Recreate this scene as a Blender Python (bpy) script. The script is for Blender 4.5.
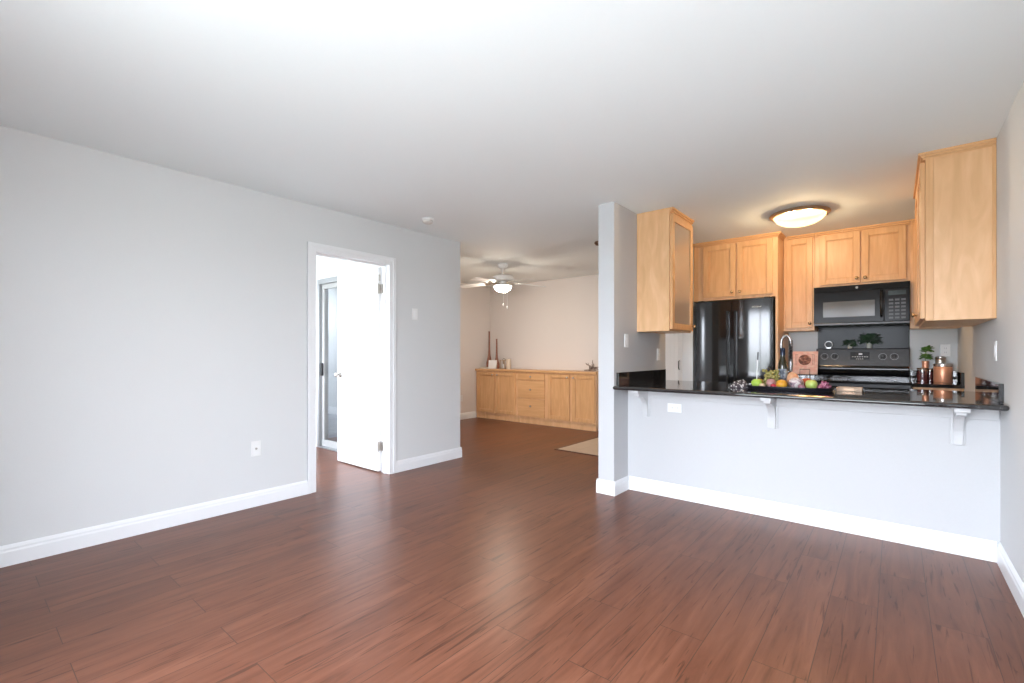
import bpy, bmesh, math, random
from mathutils import Vector, Matrix, noise as mnoise
random.seed(7)
PI = math.pi
scn = bpy.context.scene
for o in list(bpy.data.objects): bpy.data.objects.remove(o, do_unlink=True)
COL = scn.collection

# ------------------------------------------------------------------ camera
cam_d = bpy.data.cameras.new('camera'); cam = bpy.data.objects.new('camera', cam_d); COL.objects.link(cam)
cam.location = (0, 0, 1.181); cam.rotation_euler = (PI/2, 0, math.radians(39.452))
cam_d.sensor_width = 36; cam_d.lens = 465.35*36/1024; cam_d.shift_y = 11.8/1024
cam_d.clip_start = 0.02; cam_d.clip_end = 200
scn.camera = cam
# ------------------------------------------------------------------ view
scn.view_settings.view_transform = 'Standard'; scn.view_settings.look = 'None'
scn.view_settings.gamma = 1; scn.view_settings.use_curve_mapping = False
scn.view_settings.exposure = 0.2
# ------------------------------------------------------------------ world: bright overcast sky over pale ground
SKY = 21.5
w = bpy.data.worlds.new('sky'); scn.world = w; w.use_nodes = True
nt = w.node_tree; nt.nodes.clear()
tc = nt.nodes.new('ShaderNodeTexCoord'); sep = nt.nodes.new('ShaderNodeSeparateXYZ')
mr = nt.nodes.new('ShaderNodeMapRange'); mr.inputs[1].default_value = -1; mr.inputs[2].default_value = 1
rp = nt.nodes.new('ShaderNodeValToRGB'); bg = nt.nodes.new('ShaderNodeBackground'); wo = nt.nodes.new('ShaderNodeOutputWorld')
rp.color_ramp.elements[0].position = 0.0; rp.color_ramp.elements[0].color = (0.33, 0.355, 0.365, 1)
rp.color_ramp.elements[1].position = 0.49; rp.color_ramp.elements[1].color = (0.38, 0.41, 0.42, 1)
e = rp.color_ramp.elements.new(0.51); e.color = (0.86, 0.90, 1.0, 1)
e = rp.color_ramp.elements.new(1.0); e.color = (0.74, 0.83, 1.0, 1)
nt.links.new(tc.outputs['Generated'], sep.inputs[0]); nt.links.new(sep.outputs[2], mr.inputs[0])
nt.links.new(mr.outputs[0], rp.inputs[0]); nt.links.new(rp.outputs[0], bg.inputs[0]); nt.links.new(bg.outputs[0], wo.inputs[0])
bg.inputs[1].default_value = SKY

def portal(name, loc, rot, sx, sy):                 # guides sky sampling through a wall opening
    d = bpy.data.lights.new(name, 'AREA'); d.shape = 'RECTANGLE'; d.size = sx; d.size_y = sy
    d.cycles.is_portal = True
    o = bpy.data.objects.new(name, d); o.location = loc; o.rotation_euler = rot; COL.objects.link(o)
# big sliding window behind the camera, bedroom window, patio gap, added end window
portal('window_portal', (-0.765, -0.4, 1.08), (-PI/2, 0, PI), 2.17, 2.1)
portal('bedroom_portal', (-6.41, 1.2, 1.45), (PI/2, 0, -PI/2), 1.9, 1.3)
portal('patio_portal', (-10.5, 4.0, 2.175), (PI/2, 0, -PI/2), 1.8, 0.65)
portal('bedroom_end_portal', (-5.1, -0.6, 1.525), (-PI/2, 0, PI), 2.0, 1.15)

# ------------------------------------------------------------------ materials
def mat(name, c, rough=0.5, metal=0.0, spec=0.5, coat=0.0, emit=None, es=0.0):
    m = bpy.data.materials.new(name); m.use_nodes = True
    b = m.node_tree.nodes['Principled BSDF']
    b.inputs['Base Color'].default_value = (*c, 1); b.inputs['Roughness'].default_value = rough
    b.inputs['Metallic'].default_value = metal; b.inputs['Specular IOR Level'].default_value = spec
    b.inputs['Coat Weight'].default_value = coat; b.inputs['Coat Roughness'].default_value = 0.08
    if emit: b.inputs['Emission Color'].default_value = (*emit, 1); b.inputs['Emission Strength'].default_value = es
    return m
def N(m, t, **kw):
    n = m.node_tree.nodes.new(t)
    for k, v in kw.items(): setattr(n, k, v)
    return n
def Lk(m, a, b): m.node_tree.links.new(a, b)
def ramp(m, stops):
    n = N(m, 'ShaderNodeValToRGB'); cr = n.color_ramp
    while len(cr.elements) < len(stops): cr.elements.new(0.5)
    for e, (p, c) in zip(cr.elements, stops): e.position = p; e.color = (*c, 1)
    return n
def noisy(name, stops, scale=(1, 1, 1), ns=5, detail=4, rough=0.5, dist=0.0, bump=0.0, **kw):
    m = mat(name, (0.5, 0.5, 0.5), rough, **kw); b = m.node_tree.nodes['Principled BSDF']
    t = N(m, 'ShaderNodeTexCoord'); mp = N(m, 'ShaderNodeMapping'); mp.inputs['Scale'].default_value = scale
    n = N(m, 'ShaderNodeTexNoise'); n.inputs['Scale'].default_value = ns; n.inputs['Detail'].default_value = detail
    n.inputs['Distortion'].default_value = dist
    r = ramp(m, stops)
    Lk(m, t.outputs['Object'], mp.inputs[0]); Lk(m, mp.outputs[0], n.inputs['Vector']); Lk(m, n.outputs['Fac'], r.inputs[0])
    Lk(m, r.outputs[0], b.inputs['Base Color'])
    if bump:
        bp = N(m, 'ShaderNodeBump'); bp.inputs['Strength'].default_value = bump; bp.inputs['Distance'].default_value = 0.002
        Lk(m, n.outputs['Fac'], bp.inputs['Height']); Lk(m, bp.outputs[0], b.inputs['Normal'])
    return m
WALLC = (0.71, 0.72, 0.72)
M = {}
M['wall'] = noisy('painted_wall', [(0.3, tuple(x*0.99 for x in WALLC)), (0.7, WALLC)], ns=120, detail=2, rough=0.6, bump=0.08)
M['dwall'] = noisy('beige_wall', [(0.3, (0.76, 0.71, 0.68)), (0.7, (0.77, 0.72, 0.69))], ns=120, detail=2, rough=0.6, bump=0.08)
M['dimwall'] = noisy('dimmed_wall', [(0.3, (0.545, 0.55, 0.56)), (0.7, (0.555, 0.56, 0.57))], ns=120, detail=2, rough=0.55, bump=0.06)  # same paint as the other walls, darkened to offset window light
M['ceil'] = noisy('painted_ceiling', [(0.3, (0.865, 0.915, 0.925)), (0.7, (0.87, 0.92, 0.93))], ns=90, detail=3, rough=0.8, bump=0.1)
M['trim'] = mat('white_trim', (0.86, 0.87, 0.88), 0.3)
M['corbel'] = mat('corbel_shaded', (0.60, 0.605, 0.615), 0.4)  # white trim with its grey shading put into the base colour
M['white'] = mat('white_door_paint', (0.88, 0.88, 0.88), 0.35)
M['plate'] = mat('white_plastic', (0.86, 0.86, 0.85), 0.3)
M['dark'] = mat('dark_slot', (0.03, 0.03, 0.03), 0.5)
MA = [(0.25, (0.62, 0.33, 0.145)), (0.5, (0.69, 0.39, 0.18)), (0.75, (0.77, 0.46, 0.23))]
M['maple'] = noisy('maple_wood', MA, scale=(9, 9, 0.9), ns=3.0, detail=8, rough=0.36, dist=0.8)
M['maple2'] = noisy('maple_wood_flat', [(0.28, (0.68, 0.39, 0.19)), (0.5, (0.76, 0.455, 0.235)), (0.75, (0.84, 0.53, 0.295))], scale=(5, 5, 1.1), ns=2.2, detail=9, rough=0.36, dist=1.4)
M['mapleh'] = noisy('maple_wood_long', MA, scale=(0.8, 9, 9), ns=3.0, detail=8, rough=0.36, dist=0.8)
M['granite'] = noisy('black_granite', [(0.45, (0.010, 0.010, 0.012)), (0.62, (0.03, 0.028, 0.028)), (0.72, (0.16, 0.14, 0.13))], ns=260, detail=3, rough=0.05, spec=0.9)
M['black'] = mat('gloss_black', (0.012, 0.012, 0.013), 0.10, spec=0.4)
M['mwblack'] = mat('smoked_black', (0.010, 0.010, 0.011), 0.16, spec=0.10)
M['black2'] = mat('satin_black', (0.03, 0.03, 0.032), 0.30)
M['enamel'] = noisy('black_textured_steel', [(0.3, (0.010, 0.010, 0.011)), (0.7, (0.016, 0.016, 0.017))], ns=160, detail=1, rough=0.09, bump=0.012, spec=0.7)
M['greyreflect'] = mat('microwave_window', (0.10, 0.10, 0.10), 0.10, spec=0.25)  # grey of the reflection painted into the dark window colour
M['chrome'] = mat('chrome', (0.8, 0.8, 0.82), 0.12, 1.0)
M['nickel'] = mat('brushed_nickel', (0.55, 0.52, 0.48), 0.3, 1.0)
M['brass'] = mat('aged_brass', (0.55, 0.38, 0.2), 0.25, 1.0)
M['dnickel'] = mat('dark_nickel', (0.42, 0.41, 0.41), 0.3, 1.0)
M['bronze'] = mat('bronze', (0.20, 0.13, 0.085), 0.35, 0.8)
M['alu'] = mat('aluminium_frame', (0.42, 0.43, 0.44), 0.4, 0.7)
M['copper'] = mat('copper', (0.86, 0.42, 0.26), 0.33, 0.45)
M['terra'] = noisy('terracotta_wood', [(0.3, (0.22, 0.08, 0.05)), (0.7, (0.32, 0.13, 0.08))], scale=(1, 1, 6), ns=12, rough=0.45)
M['ink'] = mat('marking_grey', (0.40, 0.41, 0.43), 0.4)
M['silver'] = mat('silver_mark', (0.85, 0.85, 0.85), 0.3)
M['tilefloor'] = None
def leafy(name, a, b): return noisy(name, [(0.3, a), (0.7, b)], ns=18, rough=0.4)
M['leaf'] = leafy('green_leaf', (0.05, 0.15, 0.02), (0.17, 0.32, 0.06))
M['dleaf'] = leafy('dark_green_leaf', (0.008, 0.03, 0.012), (0.04, 0.10, 0.04))

def glass(name, tint, fac, rough=0.02):              # clear pane: transmits straight through, reflects a share
    m = bpy.data.materials.new(name); m.use_nodes = True; t = m.node_tree; t.nodes.clear()
    o = t.nodes.new('ShaderNodeOutputMaterial'); mx = t.nodes.new('ShaderNodeMixShader')
    tr = t.nodes.new('ShaderNodeBsdfTransparent'); tr.inputs[0].default_value = (*tint, 1)
    gl = t.nodes.new('ShaderNodeBsdfGlossy'); gl.inputs['Roughness'].default_value = rough
    mx.inputs[0].default_value = fac
    t.links.new(tr.outputs[0], mx.inputs[1]); t.links.new(gl.outputs[0], mx.inputs[2]); t.links.new(mx.outputs[0], o.inputs[0])
    return m
M['pane'] = glass('window_glass', (0.97, 0.98, 0.98), 0.06)
M['cabglass'] = glass('cabinet_glass', (0.95, 0.93, 0.90), 0.36, 0.05)
M['jarglass'] = glass('jar_glass', (0.95, 0.95, 0.95), 0.09)
_m = M['cabglass']; _g = [n for n in _m.node_tree.nodes if n.type == 'MIX_SHADER'][0]
_d = N(_m, 'ShaderNodeBsdfPrincipled'); _d.inputs['Base Color'].default_value = (0.62, 0.47, 0.36, 1); _d.inputs['Roughness'].default_value = 0.18
_x = N(_m, 'ShaderNodeMixShader'); _x.inputs[0].default_value = 0.6; Lk(_m, _g.outputs[0], _x.inputs[1]); Lk(_m, _d.outputs[0], _x.inputs[2])
Lk(_m, _x.outputs[0], [n for n in _m.node_tree.nodes if n.type == 'OUTPUT_MATERIAL'][0].inputs[0])

def lampglass(name, c1, c2, s):
    m = bpy.data.materials.new(name); m.use_nodes = True; b = m.node_tree.nodes['Principled BSDF']
    n = N(m, 'ShaderNodeTexNoise'); n.inputs['Scale'].default_value = 6; n.inputs['Distortion'].default_value = 1.5
    t = N(m, 'ShaderNodeTexCoord'); Lk(m, t.outputs['Object'], n.inputs['Vector'])
    r = ramp(m, [(0.35, c1), (0.65, c2)]); Lk(m, n.outputs['Fac'], r.inputs[0])
    b.inputs['Base Color'].default_value = (0.9, 0.85, 0.75, 1); b.inputs['Roughness'].default_value = 0.3
    Lk(m, r.outputs[0], b.inputs['Emission Color']); b.inputs['Emission Strength'].default_value = s
    return m
M['dome'] = lampglass('alabaster_glass_lit', (1.0, 0.78, 0.38), (1.0, 0.88, 0.55), 0.75)
_m = M['dome']; _b = _m.node_tree.nodes['Principled BSDF']; _b.inputs['Base Color'].default_value = (0.3, 0.25, 0.18, 1)
_t = N(_m, 'ShaderNodeBsdfTransparent'); _t.inputs[0].default_value = (1.0, 0.93, 0.78, 1); _x = N(_m, 'ShaderNodeMixShader'); _x.inputs[0].default_value = 0.42
Lk(_m, _b.outputs[0], _x.inputs[1]); Lk(_m, _t.outputs[0], _x.inputs[2]); Lk(_m, _x.outputs[0], _m.node_tree.nodes['Material Output'].inputs[0])
M['fanlamp'] = lampglass('frosted_glass_lit', (1.0, 0.86, 0.70), (1.0, 0.89, 0.75), 125.0)
M['frost'] = mat('frosted_glass', (0.75, 0.73, 0.70), 0.4)

def floor_mat():
    m = mat('plank_floor', (0.2, 0.1, 0.07), 0.3, spec=0.22); b = m.node_tree.nodes['Principled BSDF']
    t = N(m, 'ShaderNodeTexCoord'); mp = N(m, 'ShaderNodeMapping'); mp.inputs['Rotation'].default_value = (0, 0, PI/2)
    mp.inputs['Location'].default_value = (0.3, 0.061, 0)
    br = N(m, 'ShaderNodeTexBrick'); br.offset = 0.37; br.offset_frequency = 2
    br.inputs['Color1'].default_value = (0, 0, 0, 1); br.inputs['Color2'].default_value = (1, 1, 1, 1)
    br.inputs['Mortar'].default_value = (0.5, 0.5, 0.5, 1)
    br.inputs['Scale'].default_value = 1; br.inputs['Mortar Size'].default_value = 0.0016
    br.inputs['Brick Width'].default_value = 1.22; br.inputs['Row Height'].default_value = 0.182
    Lk(m, t.outputs['Object'], mp.inputs[0]); Lk(m, mp.outputs[0], br.inputs['Vector'])
    sc = N(m, 'ShaderNodeVectorMath', operation='MULTIPLY'); sc.inputs[1].default_value = (17.0, 1.5, 1)
    Lk(m, t.outputs['Object'], sc.inputs[0])
    of = N(m, 'ShaderNodeVectorMath', operation='MULTIPLY'); of.inputs[1].default_value = (7.0, 5.0, 23.0)
    Lk(m, br.outputs['Color'], of.inputs[0])
    ad = N(m, 'ShaderNodeVectorMath', operation='ADD'); Lk(m, sc.outputs[0], ad.inputs[0]); Lk(m, of.outputs[0], ad.inputs[1])
    n1 = N(m, 'ShaderNodeTexNoise'); n1.inputs['Scale'].default_value = 1.0; n1.inputs['Detail'].default_value = 8; n1.inputs['Distortion'].default_value = 0.9
    n1.inputs['Roughness'].default_value = 0.6
    Lk(m, ad.outputs[0], n1.inputs['Vector'])
    r1 = ramp(m, [(0.20, (0.074, 0.023, 0.011)), (0.40, (0.143, 0.052, 0.028)), (0.60, (0.186, 0.072, 0.040)), (0.85, (0.245, 0.102, 0.060))])
    Lk(m, n1.outputs['Fac'], r1.inputs[0])
    # dark cracks and knots
    sc2 = N(m, 'ShaderNodeVectorMath', operation='MULTIPLY'); sc2.inputs[1].default_value = (1.5, 0.9, 1); Lk(m, ad.outputs[0], sc2.inputs[0])
    n2 = N(m, 'ShaderNodeTexNoise'); n2.inputs['Scale'].default_value = 1.3; n2.inputs['Detail'].default_value = 5; n2.inputs['Distortion'].default_value = 2.0
    Lk(m, sc2.outputs[0], n2.inputs['Vector'])
    r2 = ramp(m, [(0.33, (0.42, 0.38, 0.36)), (0.40, (1, 1, 1))]); Lk(m, n2.outputs['Fac'], r2.inputs[0])
    mx = N(m, 'ShaderNodeMixRGB', blend_type='MULTIPLY'); mx.inputs[0].default_value = 0.8
    Lk(m, r1.outputs[0], mx.inputs[1]); Lk(m, r2.outputs[0], mx.inputs[2])
    # plank to plank tone
    rt = ramp(m, [(0, (0.90, 0.885, 0.88)), (1, (1.08, 1.08, 1.08))]); Lk(m, br.outputs['Color'], rt.inputs[0])
    mx2 = N(m, 'ShaderNodeMixRGB', blend_type='MULTIPLY'); mx2.inputs[0].default_value = 1
    Lk(m, mx.outputs[0], mx2.inputs[1]); Lk(m, rt.outputs[0], mx2.inputs[2])
    mx3 = N(m, 'ShaderNodeMixRGB', blend_type='MIX'); mx3.inputs[2].default_value = (0.075, 0.033, 0.021, 1)
    Lk(m, br.outputs['Fac'], mx3.inputs[0]); Lk(m, mx2.outputs[0], mx3.inputs[1])
    Lk(m, mx3.outputs[0], b.inputs['Base Color'])
    rr = N(m, 'ShaderNodeMapRange'); rr.inputs[3].default_value = 0.25; rr.inputs[4].default_value = 0.40
    Lk(m, n1.outputs['Fac'], rr.inputs[0]); Lk(m, rr.outputs[0], b.inputs['Roughness'])
    bp = N(m, 'ShaderNodeBump'); bp.inputs['Strength'].default_value = 0.12; bp.inputs['Distance'].default_value = 0.002
    Lk(m, n1.outputs['Fac'], bp.inputs['Height']); Lk(m, bp.outputs[0], b.inputs['Normal'])
    return m
M['floor'] = floor_mat()
def tile_mat():
    m = mat('beige_tile', (0.5, 0.4, 0.32), 0.35); b = m.node_tree.nodes['Principled BSDF']
    t = N(m, 'ShaderNodeTexCoord'); br = N(m, 'ShaderNodeTexBrick'); br.offset = 0
    br.inputs['Color1'].default_value = (0.50, 0.40, 0.31, 1); br.inputs['Color2'].default_value = (0.56, 0.45, 0.35, 1); br.inputs['Mortar'].default_value = (0.36, 0.29, 0.23, 1)
    br.inputs['Scale'].default_value = 1; br.inputs['Mortar Size'].default_value = 0.003; br.inputs['Brick Width'].default_value = 0.33; br.inputs['Row Height'].default_value = 0.33
    Lk(m, t.outputs['Object'], br.inputs['Vector']); Lk(m, br.outputs['Color'], b.inputs['Base Color'])
    return m
M['tilefloor'] = tile_mat()
M['concrete'] = noisy('patio_concrete', [(0.3, (0.30, 0.31, 0.33)), (0.7, (0.38, 0.39, 0.41))], ns=9, detail=6, rough=0.8)

# ------------------------------------------------------------------ mesh builder
class B:
    def __init__(s): s.bm = bmesh.new(); s.mark = 0
    def _new(s, n0): return list(s.bm.verts)[n0:]
    def box(s, x0, x1, y0, y1, z0, z1):
        if x0 > x1: x0, x1 = x1, x0
        if y0 > y1: y0, y1 = y1, y0
        v = [s.bm.verts.new(p) for p in ((x0,y0,z0),(x1,y0,z0),(x1,y1,z0),(x0,y1,z0),(x0,y0,z1),(x1,y0,z1),(x1,y1,z1),(x0,y1,z1))]
        for f in ((3,2,1,0),(4,5,6,7),(0,1,5,4),(1,2,6,5),(2,3,7,6),(3,0,4,7)): s.bm.faces.new([v[i] for i in f])
        return s
    def ob(s, fr, u0, u1, o0, o1, z0, z1):           # box on an oriented front: fr = (axis, plane) with axis '-y','+x','-x','+y'
        a, p = fr
        if a == '-y': return s.box(u0, u1, p-o0, p-o1, z0, z1)
        if a == '+y': return s.box(u0, u1, p+o0, p+o1, z0, z1)
        if a == '+x': return s.box(p+o0, p+o1, u0, u1, z0, z1)
        return s.box(p-o0, p-o1, u0, u1, z0, z1)
    def prism(s, poly, axis, a, b):                   # closed 2-d outline swept along an axis
        def P(q, t): return {'x': (t, q[0], q[1]), 'y': (q[0], t, q[1]), 'z': (q[0], q[1], t)}[axis]
        A = [s.bm.verts.new(P(q, a)) for q in poly]; C = [s.bm.verts.new(P(q, b)) for q in poly]; n = len(poly)
        s.bm.faces.new(A); s.bm.faces.new(C[::-1])
        for i in range(n): s.bm.faces.new((A[i], C[i], C[(i+1) % n], A[(i+1) % n]))
        return s
    def lathe(s, prof, c=(0, 0, 0), seg=32, sx=1, sy=1, axis='z'):   # prof: (radius, height)
        rings = []
        for r, h in prof:
            ring = []
            for k in range(seg if r > 1e-6 else 1):
                a = 2*PI*k/seg; q = (r*math.cos(a)*sx, r*math.sin(a)*sy, h)
                if axis == 'y': q = (q[0], h, q[1])
                if axis == '-y': q = (q[0], -h, q[1])
                if axis == 'x': q = (h, q[0], q[1])
                if axis == '-x': q = (-h, q[0], q[1])
                ring.append(s.bm.verts.new((c[0]+q[0], c[1]+q[1], c[2]+q[2])))
            rings.append(ring)
        for A, C in zip(rings, rings[1:]):
            if len(A) == 1 and len(C) == 1: continue
            for k in range(seg):
                l = (k+1) % seg
                if len(A) == 1: s.bm.faces.new((A[0], C[k], C[l]))
                elif len(C) == 1: s.bm.faces.new((A[k], C[0], A[l]))
                else: s.bm.faces.new((A[k], C[k], C[l], A[l]))
        return s
    def tube(s, pts, r, seg=10, closed=False):
        pts = [Vector(p) for p in pts]; n = len(pts); rs = r if isinstance(r, (list, tuple)) else [r]*n
        up = Vector((0.13, 0.31, 0.94)); rings = []
        for i, p in enumerate(pts):
            a = pts[(i-1) % n] if (closed or i) else p; b = pts[(i+1) % n] if (closed or i < n-1) else p
            t = (b-a).normalized(); x = up.cross(t)
            if x.length < 1e-3: x = Vector((1, 0, 0)).cross(t)
            x.normalize(); y = t.cross(x); up = y if False else up
            rings.append([s.bm.verts.new(p+(x*math.cos(2*PI*k/seg)+y*math.sin(2*PI*k/seg))*rs[i]) for k in range(seg)])
        R = list(zip(rings, rings[1:])) + ([(rings[-1], rings[0])] if closed else [])
        for A, C in R:
            for k in range(seg): s.bm.faces.new((A[k], A[(k+1) % seg], C[(k+1) % seg], C[k]))
        if not closed: s.bm.faces.new(rings[0][::-1]); s.bm.faces.new(rings[-1])
        return s
    def ball(s, c, r, sx=1, sy=1, sz=1, sub=2):
        g = bmesh.ops.create_icosphere(s.bm, subdivisions=sub, radius=r)
        for v in g['verts']: v.co = Vector((v.co.x*sx+c[0], v.co.y*sy+c[1], v.co.z*sz+c[2]))
        return s
    def quad(s, *pts): s.bm.faces.new([s.bm.verts.new(p) for p in pts]); return s
    def xf(s, mx): bmesh.ops.transform(s.bm, matrix=mx, verts=s.bm.verts); return s

def root_loc(o):
    v = Vector((0, 0, 0))
    while o: v += o.location; o = o.parent
    return v
def props(o, label=None, cat=None, group=None, kind=None):
    if label: o['label'] = label
    if cat: o['category'] = cat
    if group: o['group'] = group
    if kind: o['kind'] = kind
    return o
def mk(name, b, m, parent=None, label=None, cat=None, group=None, kind=None, smooth=False, bevel=0.0):
    bm = b.bm; bmesh.ops.recalc_face_normals(bm, faces=bm.faces)
    if parent: org = root_loc(parent)
    else:
        xs = [v.co.x for v in bm.verts]; ys = [v.co.y for v in bm.verts]; zs = [v.co.z for v in bm.verts]
        org = Vector(((min(xs)+max(xs))/2, (min(ys)+max(ys))/2, min(zs)))
    if kind == 'structure' and not parent: org = Vector((0, 0, 0))
    bmesh.ops.translate(bm, vec=-org, verts=bm.verts)
    me = bpy.data.meshes.new(name); bm.to_mesh(me); bm.free(); me.materials.append(m)
    o = bpy.data.objects.new(name, me); COL.objects.link(o)
    if parent: o.parent = parent
    else: o.location = org
    if smooth:
        for p in me.polygons: p.use_smooth = True
    if smooth == 'auto':
        md = o.modifiers.new('split', 'EDGE_SPLIT'); md.split_angle = math.radians(40)
    if bevel:
        md = o.modifiers.new('bevel', 'BEVEL'); md.width = bevel; md.segments = 2; md.limit_method = 'ANGLE'; md.angle_limit = math.radians(40)
    return props(o, label, cat, group, kind)
def thing(name, loc, label, cat, group=None, kind=None):
    o = bpy.data.objects.new(name, None); COL.objects.link(o); o.location = loc; o.empty_display_size = 0.1
    return props(o, label, cat, group, kind)
def struct(name, b, m, label, cat, parent=None, bevel=0.0): return mk(name, b, m, parent, label, None if parent else cat, None, 'structure', bevel=bevel)

# ================================================================== SETTING
XL, XR, YP, H = -3.815, 0.459, 3.78, 2.44
YB = -0.4                                            # wall behind the camera
f = B(); f.box(-6.5, 0.57, -0.6, 3.10, -0.1, 0); f.box(-6.09, 0.57, 3.10, 6.75, -0.1, 0)
struct('floor', f, M['floor'], 'reddish brown wood plank floor running through the rooms', 'floor')
c = B(); c.box(-3.93, 0.57, -0.6, 3.71, H, H+0.1); c.box(-6.5, -3.93, -0.6, 3.10, H, H+0.1); c.box(-6.09, 0.57, 3.71, 6.75, H, H+0.1)
struct('ceiling', c, M['ceil'], 'flat white painted ceiling', 'ceiling')
t = B(); t.box(-3.2, -1.92, 4.76, 6.6, 0, 0.006); t.box(-1.92, XR, 4.66, 6.1, 0, 0.006)
struct('floor_kitchen', t, M['tilefloor'], 'beige tile patch behind the partition end', 'floor')
t = B(); t.box(-3.225, -3.2, 4.735, 6.6, 0, 0.008); t.box(-3.2, -1.945, 4.735, 4.76, 0, 0.008)
struct('trim_1', t, mat('reducer_strip', (0.10, 0.045, 0.03), 0.4), 'dark brown edge strip around the beige tile', 'floor trim')
# left wall with the bedroom doorway
DY0, DY1, DZ = 2.0, 2.745, 2.045
b = B(); b.box(-3.93, XL, YB, DY0-0.02, 0, H); b.box(-3.93, XL, DY1+0.02, 3.71, 0, H); b.box(-3.93, XL, DY0-0.02, DY1+0.02, DZ+0.02, H)
struct('wall_left', b, M['wall'], 'long pale grey wall on the left with the bedroom doorway', 'wall')
b = B(); b.box(XR, 0.57, YB, 6.2, 0, H); struct('wall_right', b, M['wall'], 'pale grey wall along the right edge', 'wall')
WX0, WX1, WZ0, WZ1 = -1.85, 0.32, 0.03, 2.13
b = B(); b.box(-3.93, WX0, YB-0.1, YB, 0, H); b.box(WX1, 0.57, YB-0.1, YB, 0, H); b.box(WX0, WX1, YB-0.1, YB, WZ1, H); b.box(WX0, WX1, YB-0.1, YB, 0, WZ0)
struct('wall_behind', b, M['wall'], 'wall behind the viewer holding the big window', 'wall')
b = B(); b.box(-1.945, -1.8, 3.52, 4.64, 0, H); struct('wall_partition', b, M['dimwall'], 'grey wall end standing left of the kitchen counter', 'wall')
b = B(); b.box(-1.8, XR, YP, 3.90, 0, 0.88); struct('wall_peninsula', b, M['dimwall'], 'pale half wall under the black kitchen counter', 'wall')
b = B(); b.box(-1.92, XR, 6.1, 6.2, 0, H); struct('wall_kitchen', b, M['wall'], 'grey kitchen wall behind the range', 'wall')
b = B(); b.box(-1.92, -1.8, 5.47, 6.1, 0, H); b.box(-1.92, -1.8, 6.2, 6.6, 0, H); struct('wall_stub', b, M['wall'], 'short wall beside the black refrigerator', 'wall')
b = B(); b.box(-6.09, -1.8, 6.6, 6.72, 0, H); struct('wall_dining', b, M['dwall'], 'beige wall behind the long maple sideboard', 'wall')
b = B(); b.box(-6.09, -5.97, 3.595, 6.6, 0, H); struct('wall_dining_side', b, M['dwall'], 'beige side wall at the left end of the sideboard', 'wall')
b = B(); b.box(-5.97, -3.93, 3.595, 3.71, 0, H); struct('wall_dining_near', b, M['dwall'], 'beige dining wall behind the left wall corner', 'wall')
# bedroom behind the doorway
b = B(); b.box(-4.2, -3.93, 2.98, 3.10, 0, H); b.box(-6.4, -5.62, 2.98, 3.10, 0, H); b.box(-5.62, -4.2, 2.98, 3.10, 2.11, H)
struct('wall_bedroom', b, M['white'], 'white bedroom wall around the sliding patio door', 'wall')
b = B(); b.box(-6.5, -6.4, -0.6, 0.25, 0, H); b.box(-6.5, -6.4, 2.15, 3.10, 0, H); b.box(-6.5, -6.4, 0.25, 2.15, 0, 0.8); b.box(-6.5, -6.4, 0.25, 2.15, 2.1, H)
struct('wall_bedroom_far', b, M['white'], 'white far bedroom wall with a window', 'wall')
b = B(); b.box(-6.4, -6.1, -0.6, -0.5, 0, H); b.box(-4.1, -3.93, -0.6, -0.5, 0, H); b.box(-6.1, -4.1, -0.6, -0.5, 0, 0.95); b.box(-6.1, -4.1, -0.6, -0.5, 2.1, H); struct('wall_bedroom_end', b, M['white'], 'white bedroom end wall', 'wall')
b = B(); b.box(-12, -6.1, 3.1, 9, -0.15, -0.03); b.box(-6.1, -3.93, 3.1, 3.595, -0.15, -0.03)
struct('floor_patio', b, M['concrete'], 'grey concrete patio outside the bedroom door', 'patio')
b = B(); b.box(-10.5, -6.12, 3.1, 5.0, 2.5, 2.6); b.box(-6.12, -3.93, 3.1, 3.595, 2.5, 2.6); struct('ceiling_patio_added', b, M['ceil'], 'unseen roof added to dim the patio', 'ceiling')  # roof added out of view to keep sky light off the patio
b = B(); b.box(-10.6, -10.5, 3.0, 5.0, -0.03, 1.85); struct('wall_patio_blocker', b, M['wall'], 'unseen half wall added to dim the patio', 'wall')  # added blocker, leaves only a narrow gap for sky light
b = B(); b.box(-10.5, -6.5, 3.0, 3.1, -0.03, 2.5); struct('wall_patio_side', b, M['wall'], 'outer side wall of the patio', 'wall')
b = B(); b.box(-10.5, -6.12, 4.9, 5.0, -0.03, 2.5); struct('wall_patio', b, M['wall'], 'grey outside wall beyond the patio', 'wall')
b = B(); b.box(-12, -6.12, 4.88, 4.9, -0.03, 0.12); struct('baseboard_patio', b, M['trim'], 'white strip along the foot of the patio wall', 'baseboard')

# windows
def window(name, fr, u0, u1, z0, z1, n, label):
    root = thing(name, (((u0+u1)/2), fr[1], z0) if fr[0][1] == 'y' else (fr[1], (u0+u1)/2, z0), label, 'window', kind='structure')
    b = B(); W = 0.05
    b.ob(fr, u0, u0+W, -0.03, 0.03, z0, z1); b.ob(fr, u1-W, u1, -0.03, 0.03, z0, z1); b.ob(fr, u0+W, u1-W, -0.03, 0.03, z0, z0+W); b.ob(fr, u0+W, u1-W, -0.03, 0.03, z1-W, z1)
    for k in range(1, n):
        u = u0+(u1-u0)*k/n; b.ob(fr, u-0.035, u+0.035, -0.025, 0.025, z0+W, z1-W)
    mk('window_frame', b, M['alu'], root, bevel=0.003)
    for k in range(n):
        a = u0+(u1-u0)*k/n+(W if k == 0 else 0.035); d = u0+(u1-u0)*(k+1)/n-(W if k == n-1 else 0.035)
        g = B(); g.ob(fr, a, d, -0.003, 0.003, z0+W, z1-W); mk('glass_pane', g, M['pane'], root)
window('window_1', ('+y', YB-0.05), WX0, WX1, WZ0, WZ1, 2, 'wide sliding window behind the viewer')
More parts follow.
